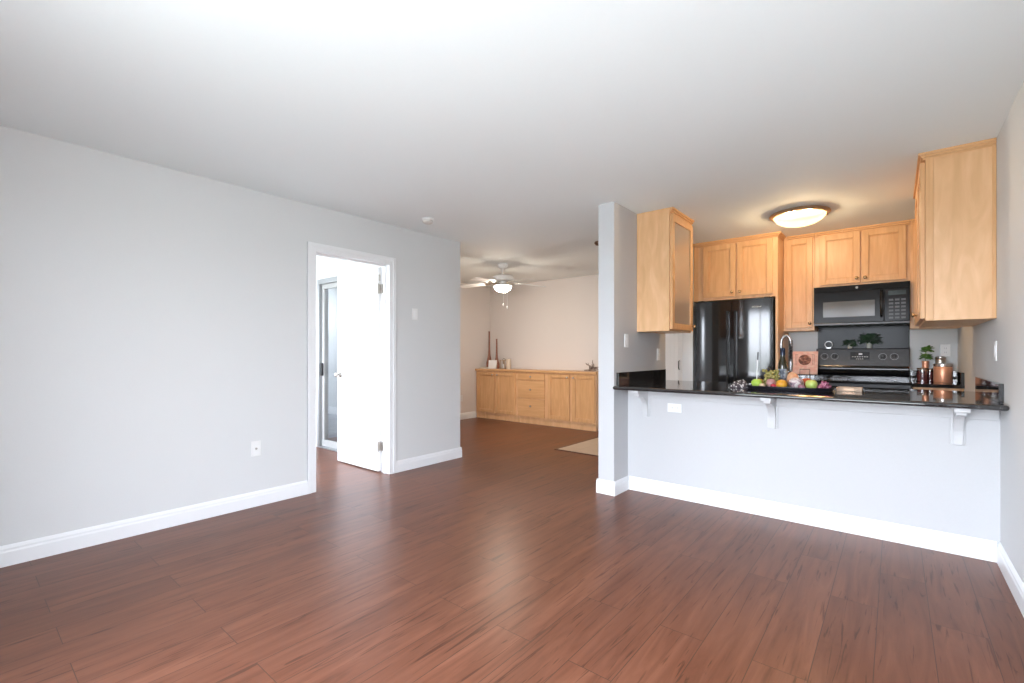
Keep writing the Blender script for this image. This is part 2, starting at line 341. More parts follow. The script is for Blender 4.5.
window('window_added', ('+y', -0.55), -6.1, -4.1, 0.95, 2.1, 2, 'wide window added in the bedroom end wall for light')  # unseen window added to brighten the open bedroom door
window('window_2', ('+x', -6.45), 0.25, 2.15, 0.8, 2.1, 2, 'bedroom window in the far wall')

# baseboards (profiled)
def base(name, axis, a, b_, plane, side, label, h=0.115, m=None, t=0.015):
    s = side
    prof = [(plane, 0), (plane+s*t, 0), (plane+s*t, h-0.038), (plane+s*t*0.75, h-0.028), (plane+s*t*0.75, h-0.018), (plane+s*t*0.35, h-0.005), (plane+s*0.002, h), (plane, h)]
    q = B()
    if axis == 'y': q.prism(prof, 'y', a, b_)
    else: q.prism(prof, 'x', a, b_)
    struct(name, q, m or M['trim'], label, 'baseboard')
base('baseboard_left', 'y', YB, 1.928, XL, 1, 'white baseboard along the left wall before the doorway')
base('baseboard_corner', 'y', 2.82, 3.725, XL, 1, 'short white baseboard between doorway and wall corner')
base('baseboard_peninsula', 'x', -1.785, XR-0.015, YP, -1, 'white baseboard under the kitchen counter wall')
base('baseboard_right', 'y', YB, YP, XR, -1, 'white baseboard along the right wall')
base('baseboard_partition', 'y', 3.52, YP, -1.8, 1, 'white baseboard on the kitchen side of the wall end')
base('baseboard_partition_end', 'x', -1.96, -1.785, 3.52, -1, 'white baseboard across the face of the wall end')
base('baseboard_partition_back', 'y', 3.52, 4.64, -1.945, -1, 'white baseboard on the far side of the wall end')
base('baseboard_dining', 'y', 3.725, 6.19, -5.97, 1, 'white baseboard on the dining side wall')
base('baseboard_dining_near', 'x', -5.955, -3.815, 3.71, 1, 'white baseboard behind the left wall corner')
base('baseboard_dining_back', 'x', -3.45, -3.12, 6.6, -1, 'white baseboard right of the maple sideboard')
b = B(); b.box(-1.785, XR-0.005, 3.762, YP, 0.80, 0.878); struct('trim_2', b, M['dimwall'], 'pale board right under the counter overhang', 'trim', bevel=0.003)

# doorway casing + jamb (trim_3), stepped profile
def casing(name, fr, u0, u1, zt, label, wdt=0.075, parent=None, m=None):
    b = B()
    for (i, o, th) in ((0.0, wdt, 0.012), (wdt*0.55, wdt, 0.018)):
        b.ob(fr, u0-o, u0-i, 0, th, 0, zt+o); b.ob(fr, u1+i, u1+o, 0, th, 0, zt+o); b.ob(fr, u0-i, u1+i, 0, th, zt+i, zt+o)
    return struct(name, b, m or M['trim'], label, 'door trim', parent, bevel=0.003)
casing('trim_3', ('+x', XL), DY0, DY1, DZ, 'white casing around the bedroom doorway')
b = B(); b.box(-3.94, XL, DY0-0.02, DY0, 0, DZ); b.box(-3.94, XL, DY1, DY1+0.02, 0, DZ); b.box(-3.94, XL, DY0-0.02, DY1+0.02, DZ, DZ+0.02)
b.box(-3.895, -3.86, DY0, DY0+0.012, 0, DZ); b.box(-3.895, -3.86, DY1-0.012, DY1, 0, DZ); b.box(-3.895, -3.86, DY0, DY1, DZ-0.012, DZ)
struct('trim_4', b, M['trim'], 'white jamb lining inside the bedroom doorway', 'door trim', bevel=0.002)
# bedroom door, open
d1 = thing('door_1', (-3.945, 2.735, 0), 'plain white bedroom door standing open', 'door', kind='structure')
b = B(); b.box(-4.70, -3.948, 2.712, 2.748, 0.012, 2.03); mk('door_leaf', b, M['white'], d1, bevel=0.002)
for z in (1.82, 0.26):
    b = B(); b.lathe([(0.0, -0.05), (0.0075, -0.05), (0.0075, 0.05), (0.0, 0.05)], (-3.936, 2.703, z), 12); b.box(-3.936, -3.90, 2.7415, 2.7448, z-0.045, z+0.045); b.box(-3.9478, -3.9445, 2.705, 2.743, z-0.045, z+0.045); b.box(-3.9445, -3.936, 2.703, 2.707, z-0.045, z+0.045)
    mk('hinge', b, M['nickel'], d1, smooth='auto')
b = B(); b.box(-3.9475, -3.9435, 2.714, 2.735, 1.90, 1.96); mk('latch_plate', b, M['nickel'], d1)
for s, y in ((-1, 2.712), (1, 2.748)):
    b = B(); b.lathe([(0, 0), (0.03, 0), (0.03, 0.006), (0.011, 0.012), (0.010, 0.03), (0.024, 0.038), (0.028, 0.05), (0.022, 0.062), (0, 0.066)], (-4.64, y, 0.95), 24, axis='-y' if s < 0 else 'y')
    mk('door_knob', b, M['nickel'], d1, smooth=True)
# sliding patio door in the bedroom
d2 = thing('door_2', (-4.9, 2.99, 0), 'aluminium framed sliding patio door in the bedroom', 'door', kind='structure')
b = B(); fr = ('-y', 3.04)
b.ob(fr, -5.62, -5.57, -0.05, 0.075, 0, 2.105); b.ob(fr, -4.25, -4.2, -0.05, 0.075, 0, 2.105); b.ob(fr, -5.57, -4.25, -0.05, 0.075, 2.045, 2.105); b.ob(fr, -5.57, -4.25, -0.05, 0.075, 0, 0.02)
mk('door_frame', b, M['alu'], d2, bevel=0.003)
for a, e_, y in ((-5.568, -4.86, 3.00), (-4.93, -4.252, 3.045)):
    b = B(); b.box(a, a+0.06, y, y+0.03, 0.022, 2.042); b.box(e_-0.06, e_, y, y+0.03, 0.022, 2.042); b.box(a+0.06, e_-0.06, y, y+0.03, 0.022, 0.10); b.box(a+0.06, e_-0.06, y, y+0.03, 1.985, 2.042)
    p = mk('sliding_panel', b, mat('pale_frame', (0.46, 0.46, 0.45), 0.4), d2, bevel=0.002)
    b = B(); b.box(a+0.06, e_-0.06, y+0.012, y+0.018, 0.10, 1.985); mk('glass_pane', b, M['pane'], p)
    if a < -5: b = B(); b.box(a+0.015, a+0.045, y-0.03, y-0.0002, 0.90, 1.06); mk('pull_handle', b, M['black2'], p, bevel=0.006)
# white pantry door in the dining back wall, seen past the wall end
d3 = thing('door_3', (-2.66, 6.6, 0), 'white grooved pantry door seen past the counter end', 'door', kind='structure')
b = B(); b.box(-3.03, -2.30, 6.565, 6.597, 0.015, 2.03)
for k in range(1, 12): x = -3.03+0.73*k/12; b.box(x-0.0035, x+0.0035, 6.5625, 6.566, 0.06, 1.98)
mk('door_leaf', b, M['white'], d3)
b = B(); b.tube([(-2.345, 6.566, 0.955), (-2.345, 6.53, 0.96), (-2.345, 6.53, 1.07), (-2.345, 6.566, 1.075)], 0.008, 8); mk('pull_handle', b, M['black2'], d3, smooth=True)
casing('door_casing', ('-y', 6.6), -3.03, -2.30, 2.03, None, 0.07, d3)

# ================================================================== CABINETS
FR = 0.055
def door(parent, fr, u0, u1, z0, z1, knob=None, gl=False, m=None, th=0.024, km=None):
    b = B(); m = m or M['maple']
    b.ob(fr, u0, u0+FR, 0.0005, th, z0, z1); b.ob(fr, u1-FR, u1, 0.0005, th, z0, z1)
    b.ob(fr, u0+FR, u1-FR, 0.0005, th, z0, z0+FR); b.ob(fr, u0+FR, u1-FR, 0.0005, th, z1-FR, z1)
    if not gl:
        q = 0.009; b.ob(fr, u0+FR, u1-FR, 0.0005, th-0.017, z0+FR, z1-FR)
        for (a, c_, e1, e2) in ((u0+FR, u0+FR+q, z0+FR, z1-FR), (u1-FR-q, u1-FR, z0+FR, z1-FR), (u0+FR, u1-FR, z0+FR, z0+FR+q), (u0+FR, u1-FR, z1-FR-q, z1-FR)):
            b.ob(fr, a, c_, th-0.017, th-0.009, e1, e2)
    o = mk('door', b, m, parent, bevel=0.0025)
    if gl: g = B(); g.ob(fr, u0+FR, u1-FR, 0.008, 0.012, z0+FR, z1-FR); mk('glass_panel', g, M['cabglass'], o)
    if knob: knob_at(o, fr, knob[0], knob[1], th, km)
    return o
def knob_at(parent, fr, u, z, th, km=None):
    ax = fr[0]; c_ = (u, fr[1]-th, z) if ax == '-y' else ((fr[1]+th, u, z) if ax == '+x' else (fr[1]-th, u, z))
    b = B(); b.lathe([(0, -0.001), (0.009, -0.001), (0.006, 0.008), (0.006, 0.013), (0.013, 0.018), (0.0155, 0.024), (0.011, 0.030), (0, 0.031)], c_, 16, axis={'-y': '-y', '+x': 'x', '-x': '-x'}[ax])
    mk('knob', b, km or M['brass'], parent, smooth=True)
def crown(parent, parts, m=None):
    b = B()
    for (fr, u0, u1) in parts:
        for o, z0, z1 in ((0.012, 2.395, 2.408), (0.022, 2.408, 2.424), (0.034, 2.424, 2.4395)): b.ob(fr, u0, u1, 0.0, o, z0, z1)
    mk('crown_moulding', b, m or M['mapleh'], parent, bevel=0.003)
G = 'maple wall cabinets in the kitchen'
# glass-door cabinet on the wall end
gc = thing('wall_cabinet', (-1.65, 4.235, 1.385), 'glass fronted maple wall cabinet hung on the grey wall end', 'cabinet', G)
b = B(); X0, X1, Y0, Y1, Z0, Z1 = -1.799, -1.503, 3.96, 4.51, 1.375, 2.439
b.box(X0, X1, Y0, Y0+0.018, Z0, Z1); b.box(X0, X1, Y1-0.018, Y1, Z0, Z1); b.box(X0, X1, Y0+0.018, Y1-0.018, Z0, Z0+0.02); b.box(X0, X1, Y0+0.018, Y1-0.018, Z1-0.02, Z1); b.box(X0, X0+0.012, Y0+0.018, Y1-0.018, Z0+0.02, Z1-0.02)
b.box(X1-0.02, X1, Y0+0.018, Y0+0.04, Z0+0.02, Z1-0.02); b.box(X1-0.02, X1, Y1-0.04, Y1-0.018, Z0+0.02, Z1-0.02); b.box(X1-0.02, X1, Y0+0.04, Y1-0.04, Z1-0.06, Z1-0.02)
mk('body', b, M['maple2'], gc, bevel=0.0015)
for z in (1.70, 2.03):
    b = B(); b.box(X0+0.012, X1-0.025, Y0+0.018, Y1-0.018, z, z+0.018); mk('shelf', b, M['maple2'], gc)
door(gc, ('+x', X1), Y0+0.012, Y1-0.012, Z0+0.015, 2.385, (Y1-0.035, Z0+0.06), gl=True)
crown(gc, [(('+x', X1), Y0, Y1)])
# right wall cabinet (plain end panel faces the living room)
rc = thing('wall_cabinet', (0.3, 4.4, 1.385), 'large maple wall cabinet with plain end panel on the right wall', 'cabinet', G)
b = B(); b.box(0.147, 0.458, 3.90, 4.95, 1.385, 2.439); mk('body', b, M['maple2'], rc, bevel=0.002)
b = B(); b.box(0.147, 0.185, 3.894, 3.90, 1.385, 2.40); b.box(0.44, 0.458, 3.894, 3.90, 1.385, 2.40); mk('face_frame', b, M['maple'], rc, bevel=0.0015)
door(rc, ('-x', 0.147), 3.915, 4.425, 1.40, 2.385, (4.39, 1.455)); door(rc, ('-x', 0.147), 4.43, 4.935, 1.40, 2.385, (4.465, 1.455))
b = B()
for o, z0, z1 in ((0.012, 2.395, 2.408), (0.022, 2.408, 2.424), (0.034, 2.424, 2.4395)): b.box(0.147-o, 0.147, 3.9-o*0.4, 4.95, z0, z1); b.box(0.147, 0.458, 3.9-o*0.4, 3.9, z0, z1)
mk('crown_moulding', b, M['mapleh'], rc, bevel=0.003)
# refrigerator surround
YF = 5.49
fc = thing('refrigerator_cabinet', (-1.34, 5.78, 0), 'maple cabinet and tall end panel built around the black refrigerator', 'cabinet', G)
b = B(); b.box(-1.745, -0.94, YF, 6.098, 1.775, 2.439); mk('body', b, M['maple2'], fc, bevel=0.002)
b = B(); b.box(-0.962, -0.937, YF, 6.098, 0.006, 1.775); mk('end_panel', b, M['maple2'], fc, bevel=0.002)
b = B(); b.box(-1.795, -1.7455, YF, 6.098, 1.775, 2.439); mk('filler_strip', b, M['maple'], fc)
door(fc, ('-y', YF), -1.685, -1.342, 1.805, 2.385, (-1.375, 1.85)); door(fc, ('-y', YF), -1.328, -0.985, 1.805, 2.385, (-1.295, 1.85))
crown(fc, [(('-y', YF), -1.795, -0.937), (('+x', -0.94), YF-0.034, 5.74)])
# narrow cabinet, over-microwave cabinet, corner cabinet
YC = 5.79; fy = ('-y', YC)
nc = thing('wall_cabinet', (-0.78, 5.94, 1.42), 'tall narrow maple wall cabinet between refrigerator and microwave', 'cabinet', G)
b = B(); b.box(-0.9365, -0.652, YC, 6.098, 1.42, 2.439); mk('body', b, M['maple2'], nc, bevel=0.002)
door(nc, fy, -0.912, -0.667, 1.45, 2.395, (-0.69, 1.495)); crown(nc, [(fy, -0.90, -0.652)])
oc = thing('wall_cabinet', (-0.26, 5.94, 1.86), 'short double door maple wall cabinet above the microwave', 'cabinet', G)
b = B(); b.box(-0.651, 0.11, YC, 6.098, 1.858, 2.439); mk('body', b, M['maple2'], oc, bevel=0.002)
door(oc, fy, -0.605, -0.268, 1.885, 2.395, (-0.295, 1.93)); door(oc, fy, -0.255, 0.082, 1.885, 2.395, (-0.228, 1.93)); crown(oc, [(fy, -0.651, 0.11)])
kc = thing('wall_cabinet', (0.28, 5.94, 1.42), 'maple corner wall cabinet half hidden right of the microwave', 'cabinet', G)
b = B(); b.box(0.111, 0.458, YC, 6.098, 1.415, 2.439); mk('body', b, M['maple2'], kc, bevel=0.002)
door(kc, fy, 0.132, 0.425, 1.445, 2.395, (0.157, 1.49)); crown(kc, [(fy, 0.111, 0.458)])

# ---- base cabinets and counters along the kitchen wall
def base_cab(x0, x1, label):
    r = thing('base_cabinet', ((x0+x1)/2, 5.8, 0.006), label, 'cabinet', 'maple base cabinets beside the range')
    b = B(); b.box(x0, x1, 5.53, 6.098, 0.10, 0.878); b.box(x0, x1, 5.60, 6.098, 0.006, 0.10); mk('body', b, M['maple2'], r, bevel=0.002)
    fr = ('-y', 5.53); door(r, fr, x0+0.015, x1-0.015, 0.12, 0.69, (x0+0.05, 0.64))
    b = B(); b.ob(fr, x0+0.015, x1-0.015, 0.0005, 0.02, 0.705, 0.86); q = mk('drawer', b, M['mapleh'], r, bevel=0.003); knob_at(q, fr, (x0+x1)/2, 0.78, 0.02)
base_cab(0.125, 0.457, 'maple base cabinet under the canisters right of the range')
base_cab(-0.935, -0.668, 'maple base cabinet left of the range below the cookbook')
def counter(x0, x1, label, right):
    r = thing('kitchen_countertop', ((x0+x1)/2, 5.8, 0.88), label, 'countertop', 'black granite counters beside the range')
    b = B(); b.box(x0, x1, 5.50, 6.099, 0.88, 0.91); mk('slab', b, M['granite'], r, bevel=0.004)
    b = B(); b.box(x0, x1, 6.08, 6.099, 0.9101, 1.015); mk('backsplash', b, M['granite'], r, bevel=0.002)
    if right: b = B(); b.box(0.438, 0.4585, 5.52, 6.079, 0.9101, 1.015); mk('backsplash', b, M['granite'], r, bevel=0.002)
counter(0.118, 0.4585, 'black granite counter with splash right of the range', True)
counter(-0.936, -0.663, 'small black granite counter left of the range', False)

# ---- peninsula counter
pc = thing('peninsula_countertop', (-0.67, 4.06, 0.88), 'long polished black granite counter on the half wall', 'countertop')
b = B(); b.box(-1.799, 0.4585, 3.485, 4.64, 0.881, 0.91); mk('slab', b, M['granite'], pc, bevel=0.012)
b = B(); b.prism([(3.56, 0.9101), (4.60, 0.9101), (4.60, 1.02), (3.56, 1.02)], 'x', -1.799, -1.78); mk('backsplash', b, M['granite'], pc, bevel=0.002)
b = B(); b.box(0.438, 0.4585, 3.66, 4.62, 0.9101, 1.015); mk('backsplash', b, M['granite'], pc, bevel=0.002)
# corbels
def corbel(x, label):
    r = thing('corbel', (x, YP, 0.645), label, 'bracket', 'white corbels under the counter')
    q = [(YP, 0.645), (YP-0.03, 0.645)]
    for k in range(9):
        a = k/8*PI/2; q.append((YP-0.03-0.17*(1-math.cos(a)), 0.70+0.135*math.sin(a)))
    q += [(YP-0.20, 0.855), (YP, 0.855)]
    q = [(min(y, YP-0.0185) if False else y, z) for y, z in q]
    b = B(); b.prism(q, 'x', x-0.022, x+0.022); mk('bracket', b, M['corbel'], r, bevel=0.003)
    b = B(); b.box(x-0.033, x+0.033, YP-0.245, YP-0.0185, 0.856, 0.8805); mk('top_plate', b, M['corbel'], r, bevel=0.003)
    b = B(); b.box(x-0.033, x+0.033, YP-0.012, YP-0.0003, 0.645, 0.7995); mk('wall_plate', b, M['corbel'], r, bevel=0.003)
corbel(-1.63, 'white corbel under the counter nearest the wall end')
corbel(-0.68, 'white corbel under the counter below the fruit tray')
corbel(0.285, 'white corbel under the counter nearest the right wall')

# ================================================================== APPLIANCES
def text(parent, s, loc, size, m, rot=(PI/2, 0, 0), shear=0.0, name='lettering'):
    cu = bpy.data.curves.new(name, 'FONT'); cu.body = s; cu.size = size; cu.extrude = 0.0006; cu.shear = shear; cu.align_x = 'CENTER'; cu.align_y = 'CENTER'
    o = bpy.data.objects.new(name, cu); COL.objects.link(o); o.rotation_euler = rot; bpy.context.view_layer.update()
    me = bpy.data.meshes.new_from_object(o.evaluated_get(bpy.context.evaluated_depsgraph_get()))
    me.transform(Matrix.Translation(Vector(loc)-root_loc(parent)) @ Matrix.Rotation(rot[2], 4, 'Z') @ Matrix.Rotation(rot[0], 4, 'X'))
    bpy.data.objects.remove(o, do_unlink=True)
    me.materials.clear(); me.materials.append(m); q = bpy.data.objects.new(name, me); COL.objects.link(q); q.parent = parent
    return q
# refrigerator
fr = thing('refrigerator', (-1.365, 5.75, 0.006), 'black side by side refrigerator behind the counter', 'refrigerator')
b = B(); b.box(-1.755, -0.978, 5.475, 6.08, 0.05, 1.745); b.box(-1.74, -0.99, 5.50, 6.05, 0.006, 0.05); mk('body', b, M['black2'], fr, bevel=0.004)
for x0, x1, hx, s in ((-1.758, -1.370, -1.405, 1), (-1.364, -0.976, -1.328, -1)):
    b = B(); wd = x1-x0; out = []
    for k in range(25):
        u = k/24; v = u if s < 0 else 1-u                     # contoured door: flat near the handle, falling away to the outer edge
        out.append((x0+wd*u, 5.415+0.034*v**2.6))
    b.prism(out+[(x1, 5.47), (x0, 5.47)], 'z', 0.09, 1.758); d_ = mk('door', b, M['enamel'], fr, smooth='auto', bevel=0.004)
    b = B(); b.prism([(hx-0.013, 5.4155), (hx+0.013, 5.4155), (hx+0.015, 5.385), (hx+0.009, 5.372), (hx-0.009, 5.372), (hx-0.015, 5.385)], 'z', 0.55, 1.64); mk('handle', b, M['black'], d_, bevel=0.005)
    if s < 0: q = text(d_, 'Whirlpool', (-1.128, 5.4195, 1.672), 0.021, M['silver'], shear=0.2, name='brand_lettering')
b = B(); b.box(-1.75, -0.985, 5.43, 5.474, 0.012, 0.085); 
mk('kick_grille', b, M['black2'], fr, bevel=0.003)
for x in (-1.70, -1.03):
    b = B(); b.box(x-0.03, x+0.03, 5.43, 5.53, 1.7585, 1.772); mk('hinge_cover', b, M['black2'], fr, bevel=0.004)
# microwave
mw = thing('microwave', (-0.27, 5.9, 1.45), 'black over the range microwave below the short cabinet', 'microwave')
YM = 5.70
b = B(); b.box(-0.648, 0.109, YM+0.04, 6.098, 1.465, 1.857); mk('body', b, M['black2'], mw, bevel=0.003)
b = B(); b.box(-0.648, -0.082, YM, YM+0.039, 1.487, 1.80); d_ = mk('door', b, M['mwblack'], mw, bevel=0.004)
b = B(); b.box(-0.568, -0.15, YM-0.002, YM-0.0003, 1.545, 1.70); mk('door_window', b, M['greyreflect'], d_, bevel=0.001)
b = B(); b.tube([(-0.100, YM-0.0005, 1.535), (-0.100, YM-0.035, 1.55), (-0.100, YM-0.042, 1.66), (-0.100, YM-0.035, 1.765), (-0.100, YM-0.0005, 1.78)], 0.011, 12); mk('handle', b, M['black'], d_, smooth=True)
b = B(); b.box(-0.079, 0.109, YM, YM+0.039, 1.487, 1.80); p_ = mk('control_panel', b, M['mwblack'], mw, bevel=0.004)
b = B(); b.box(-0.05, 0.08, YM-0.001, YM-0.0002, 1.735, 1.775); mk('display', b, mat('dark_display', (0.02, 0.03, 0.03), 0.1), p_)
b = B()
for i in range(3):
    for j in range(6): b.box(-0.045+i*0.045, -0.012+i*0.045, YM-0.0007, YM-0.0002, 1.51+j*0.034, 1.528+j*0.034)
mk('button_pad', b, mat('dim_button', (0.035, 0.035, 0.037), 0.35), p_)
b = B(); b.box(-0.648, 0.109, YM, YM+0.039, 1.803, 1.857)
for k in range(4): b.box(-0.62, 0.08, YM-0.002, YM, 1.811+k*0.011, 1.816+k*0.011)
v_ = mk('vent_grille', b, M['mwblack'], mw, bevel=0.0015)
b = B(); b.lathe([(0, 0), (0.011, 0), (0.011, 0.002), (0.009, 0.003), (0, 0.003)], (-0.29, YM-0.002, 1.83), 20, axis='-y'); mk('emblem', b, M['ink'], v_)
b = B(); b.box(-0.648, 0.109, YM, YM+0.039, 1.465, 1.484); mk('bottom_trim', b, M['black2'], mw, bevel=0.002)
# splash panel behind the range
b = B(); b.box(-0.655, 0.112, 6.09, 6.0995, 1.05, 1.464)
mk('backsplash_panel', b, M['mwblack'], None, 'black glass splash panel between microwave and range', 'backsplash', bevel=0.002)
# range
rg = thing('kitchen_range', (-0.275, 5.78, 0.006), 'black freestanding electric range behind the counter', 'range')
RX0, RX1 = -0.660, 0.113
b = B(); b.box(RX0, RX1, 5.49, 6.085, 0.08, 0.893); b.box(RX0+0.02, RX1-0.02, 5.53, 6.06, 0.006, 0.08); mk('body', b, M['black2'], rg, bevel=0.003)
b = B(); b.box(RX0, RX1, 5.462, 6.03, 0.894, 0.916); ck = mk('cooktop', b, M['black'], rg, bevel=0.006)
for x, y, r in ((-0.46, 5.60, 0.10), (-0.09, 5.60, 0.08), (-0.46, 5.87, 0.08), (-0.09, 5.87, 0.10)):
    b = B(); b.lathe([(r-0.004, 0.9163), (r, 0.9163), (r, 0.9167), (r-0.004, 0.9167), (r-0.004, 0.9163)], (x, y, 0), 40); mk('burner_ring', b, M['ink'], ck)
b = B(); b.prism([(6.085, 0.894), (6.031, 0.894), (6.031, 0.945), (6.012, 0.955), (5.99, 0.975), (5.978, 1.0), (5.975, 1.03), (5.985, 1.05), (6.085, 1.05)], 'x', RX0+0.004, RX1-0.004); mk('lower_guard', b, M['black'], rg, smooth='auto')
b = B(); b.prism([(6.088, 1.051), (5.982, 1.051), (6.01, 1.225), (6.02, 1.232), (6.088, 1.232)], 'x', RX0, RX1); bgd = mk('backguard', b, noisy('range_panel', [(0.3, (0.035, 0.036, 0.04)), (0.7, (0.05, 0.051, 0.055))], ns=60, rough=0.35), rg, bevel=0.004)
tilt = math.atan2(0.028, 0.174)
def on_guard(x, z): return (x, 5.982+(z-1.051)/0.174*0.028-0.001, z)
for x in (-0.585, -0.495, -0.095, -0.005):
    bb = B(); bb.lathe([(0.030, 0), (0.033, 0), (0.033, 0.0015), (0.030, 0.0015), (0.030, 0)], (0, 0, 0), 32, axis='-y')
    bb.xf(Matrix.Translation(on_guard(x, 1.148)) @ Matrix.Rotation(-tilt, 4, 'X')); mk('dial_ring', bb, M['ink'], bgd)
    bb = B(); bb.lathe([(0, 0), (0.021, 0), (0.019, 0.016), (0.012, 0.02), (0, 0.02)], (0, 0, 0), 24, axis='-y'); bb.box(-0.003, 0.003, -0.026, -0.015, -0.018, 0.018)
    bb.xf(Matrix.Translation(on_guard(x, 1.148)) @ Matrix.Rotation(-tilt, 4, 'X')); mk('knob', bb, M['black2'], bgd)
bb = B(); bb.box(-0.36, -0.20, -0.0015, 0.0, -0.035, 0.045); bb.xf(Matrix.Translation(on_guard(0, 1.15)) @ Matrix.Rotation(-tilt, 4, 'X')); mk('control_display', bb, mat('range_display', (0.025, 0.026, 0.03), 0.15), bgd)
bb = B(); bb.box(-0.29, -0.26, -0.002, -0.0016, 0.015, 0.032)
for k in range(7): bb.box(-0.345+k*0.02, -0.333+k*0.02, -0.002, -0.0016, -0.008, -0.003)
for k in range(4): bb.box(-0.31+k*0.016, -0.30+k*0.016, -0.002, -0.0016, -0.03, -0.026)
bb.xf(Matrix.Translation(on_guard(0, 1.15)) @ Matrix.Rotation(-tilt, 4, 'X')); mk('markings', bb, M['silver'], bgd)
b = B(); b.box(RX0+0.006, RX1-0.006, 5.455, 5.489, 0.30, 0.85); od = mk('oven_door', b, M['black'], rg, bevel=0.006)
b = B(); b.tube([(RX0+0.05, 5.456, 0.815), (RX0+0.05, 5.42, 0.82), (RX0+0.09, 5.41, 0.82), (RX1-0.09, 5.41, 0.82), (RX1-0.05, 5.42, 0.82), (RX1-0.05, 5.456, 0.815)], 0.012, 10); mk('handle', b, M['black2'], od, smooth=True)
b = B(); b.box(RX0+0.006, RX1-0.006, 5.46, 5.489, 0.085, 0.29); mk('drawer', b, M['black'], rg, bevel=0.006)

# ================================================================== LIGHTS AND FAN
dl = thing('ceiling_light', (-0.66, 4.84, H), 'lit alabaster dome ceiling light with bronze rim in the kitchen', 'ceiling light')
cx, cy = -0.66, 4.84
b = B(); b.lathe([(0, H-0.0005), (0.20, H-0.0005), (0.232, H-0.012), (0.236, H-0.022), (0.222, H-0.030), (0.200, H-0.034), (0.195, H-0.026), (0.0, H-0.018)], (cx, cy, 0), 56); mk('rim', b, mat('lit_bronze', (0.46, 0.31, 0.20), 0.35, 0.6), dl, smooth='auto')  # rim bronze lightened in colour to look lit
b = B(); b.lathe([(0.197*math.cos(a), H-0.034-0.088*math.sin(a)) for a in [k/10*PI/2 for k in range(11)]], (cx, cy, 0), 56); mk('glass_bowl', b, M['dome'], dl, smooth=True)
for bx_ in (-0.07, 0.07):
    ld = bpy.data.lights.new('bulb', 'POINT'); ld.energy = 24; ld.color = (1.0, 0.80, 0.56); ld.shadow_soft_size = 0.028
    lo = bpy.data.objects.new('bulb', ld); COL.objects.link(lo); lo.parent = dl; lo.location = (bx_, 0, -0.070)
for k in range(3):
    a = k*2*PI/3+0.4; b = B(); b.ball((cx+0.215*math.cos(a), cy+0.215*math.sin(a), H-0.034), 0.009); mk('clip', b, M['bronze'], dl, smooth=True)
# second fixture just past the wall end
pl = thing('ceiling_light', (-2.60, 4.70, H), 'small bronze ceiling fixture half hidden by the wall end', 'ceiling light')
b = B(); b.lathe([(0, H-0.0005), (0.065, H-0.0005), (0.07, H-0.015), (0.055, H-0.035), (0.02, H-0.045), (0, H-0.045)], (-2.565, 4.69, 0), 32); mk('canopy', b, M['bronze'], pl, smooth='auto')
b = B(); b.tube([(-2.565, 4.69, H-0.04), (-2.54, 4.70, H-0.08), (-2.52, 4.71, H-0.10)], 0.009, 8); mk('arm', b, M['bronze'], pl, smooth=True)
b = B(); b.lathe([(0.018, 0), (0.03, -0.02), (0.045, -0.07), (0.05, -0.11), (0.046, -0.11), (0.026, -0.02), (0.014, -0.003), (0.018, 0)], (-2.515, 4.71, H-0.09), 24); mk('glass_shade', b, M['frost'], pl, smooth=True)
# ceiling fan
fx, fy_ = -4.285, 5.0
fn = thing('ceiling_fan', (fx, fy_, H), 'white five blade ceiling fan with lit bowl in the dining area', 'fan')
b = B(); b.lathe([(0, H-0.0005), (0.07, H-0.0005), (0.072, H-0.03), (0.05, H-0.06), (0.02, H-0.07), (0, H-0.07)], (fx, fy_, 0), 32); mk('canopy', b, M['plate'], fn, smooth='auto')
b = B(); b.lathe([(0, H-0.16), (0.016, H-0.16), (0.016, H-0.065), (0, H-0.065)], (fx, fy_, 0), 16); mk('downrod', b, M['plate'], fn, smooth='auto')
b = B(); b.lathe([(0, 2.285), (0.10, 2.285), (0.145, 2.265), (0.155, 2.235), (0.145, 2.205), (0.10, 2.195), (0, 2.195)], (fx, fy_, 0), 40); mk('motor_housing', b, M['plate'], fn, smooth='auto')
b = B(); b.lathe([(0, 2.194), (0.055, 2.194), (0.06, 2.165), (0.05, 2.148), (0.12, 2.138), (0.125, 2.128), (0, 2.128)], (fx, fy_, 0), 32); mk('switch_housing', b, M['plate'], fn, smooth='auto')
b = B(); b.lathe([(0.122*math.cos(a), 2.128-0.085*math.sin(a)) for a in [k/8*PI/2 for k in range(9)]], (fx, fy_, 0), 40); mk('light_bowl', b, M['fanlamp'], fn, smooth=True)
for k in range(5):
    a = math.radians(39.45+18+72*k)
    mxr = Matrix.Translation((fx, fy_, 2.192)) @ Matrix.Rotation(a, 4, 'Z') @ Matrix.Rotation(math.radians(3.5), 4, 'Y') @ Matrix.Rotation(math.radians(11), 4, 'X')
    pts = [(0.22, -0.05), (0.30, -0.062), (0.60, -0.068), (0.645, -0.05), (0.66, 0.0), (0.645, 0.05), (0.60, 0.068), (0.30, 0.062), (0.22, 0.05)]
    b = B(); b.prism(pts, 'z', -0.004, 0.004); b.xf(mxr); bl = mk('blade', b, M['plate'], fn)
    b = B(); b.prism([(0.09, -0.02), (0.16, -0.015), (0.22, -0.035), (0.27, -0.035), (0.27, 0.035), (0.22, 0.035), (0.16, 0.015), (0.09, 0.02)], 'z', -0.010, -0.0045); b.xf(mxr); mk('blade_iron', b, M['nickel'], bl)
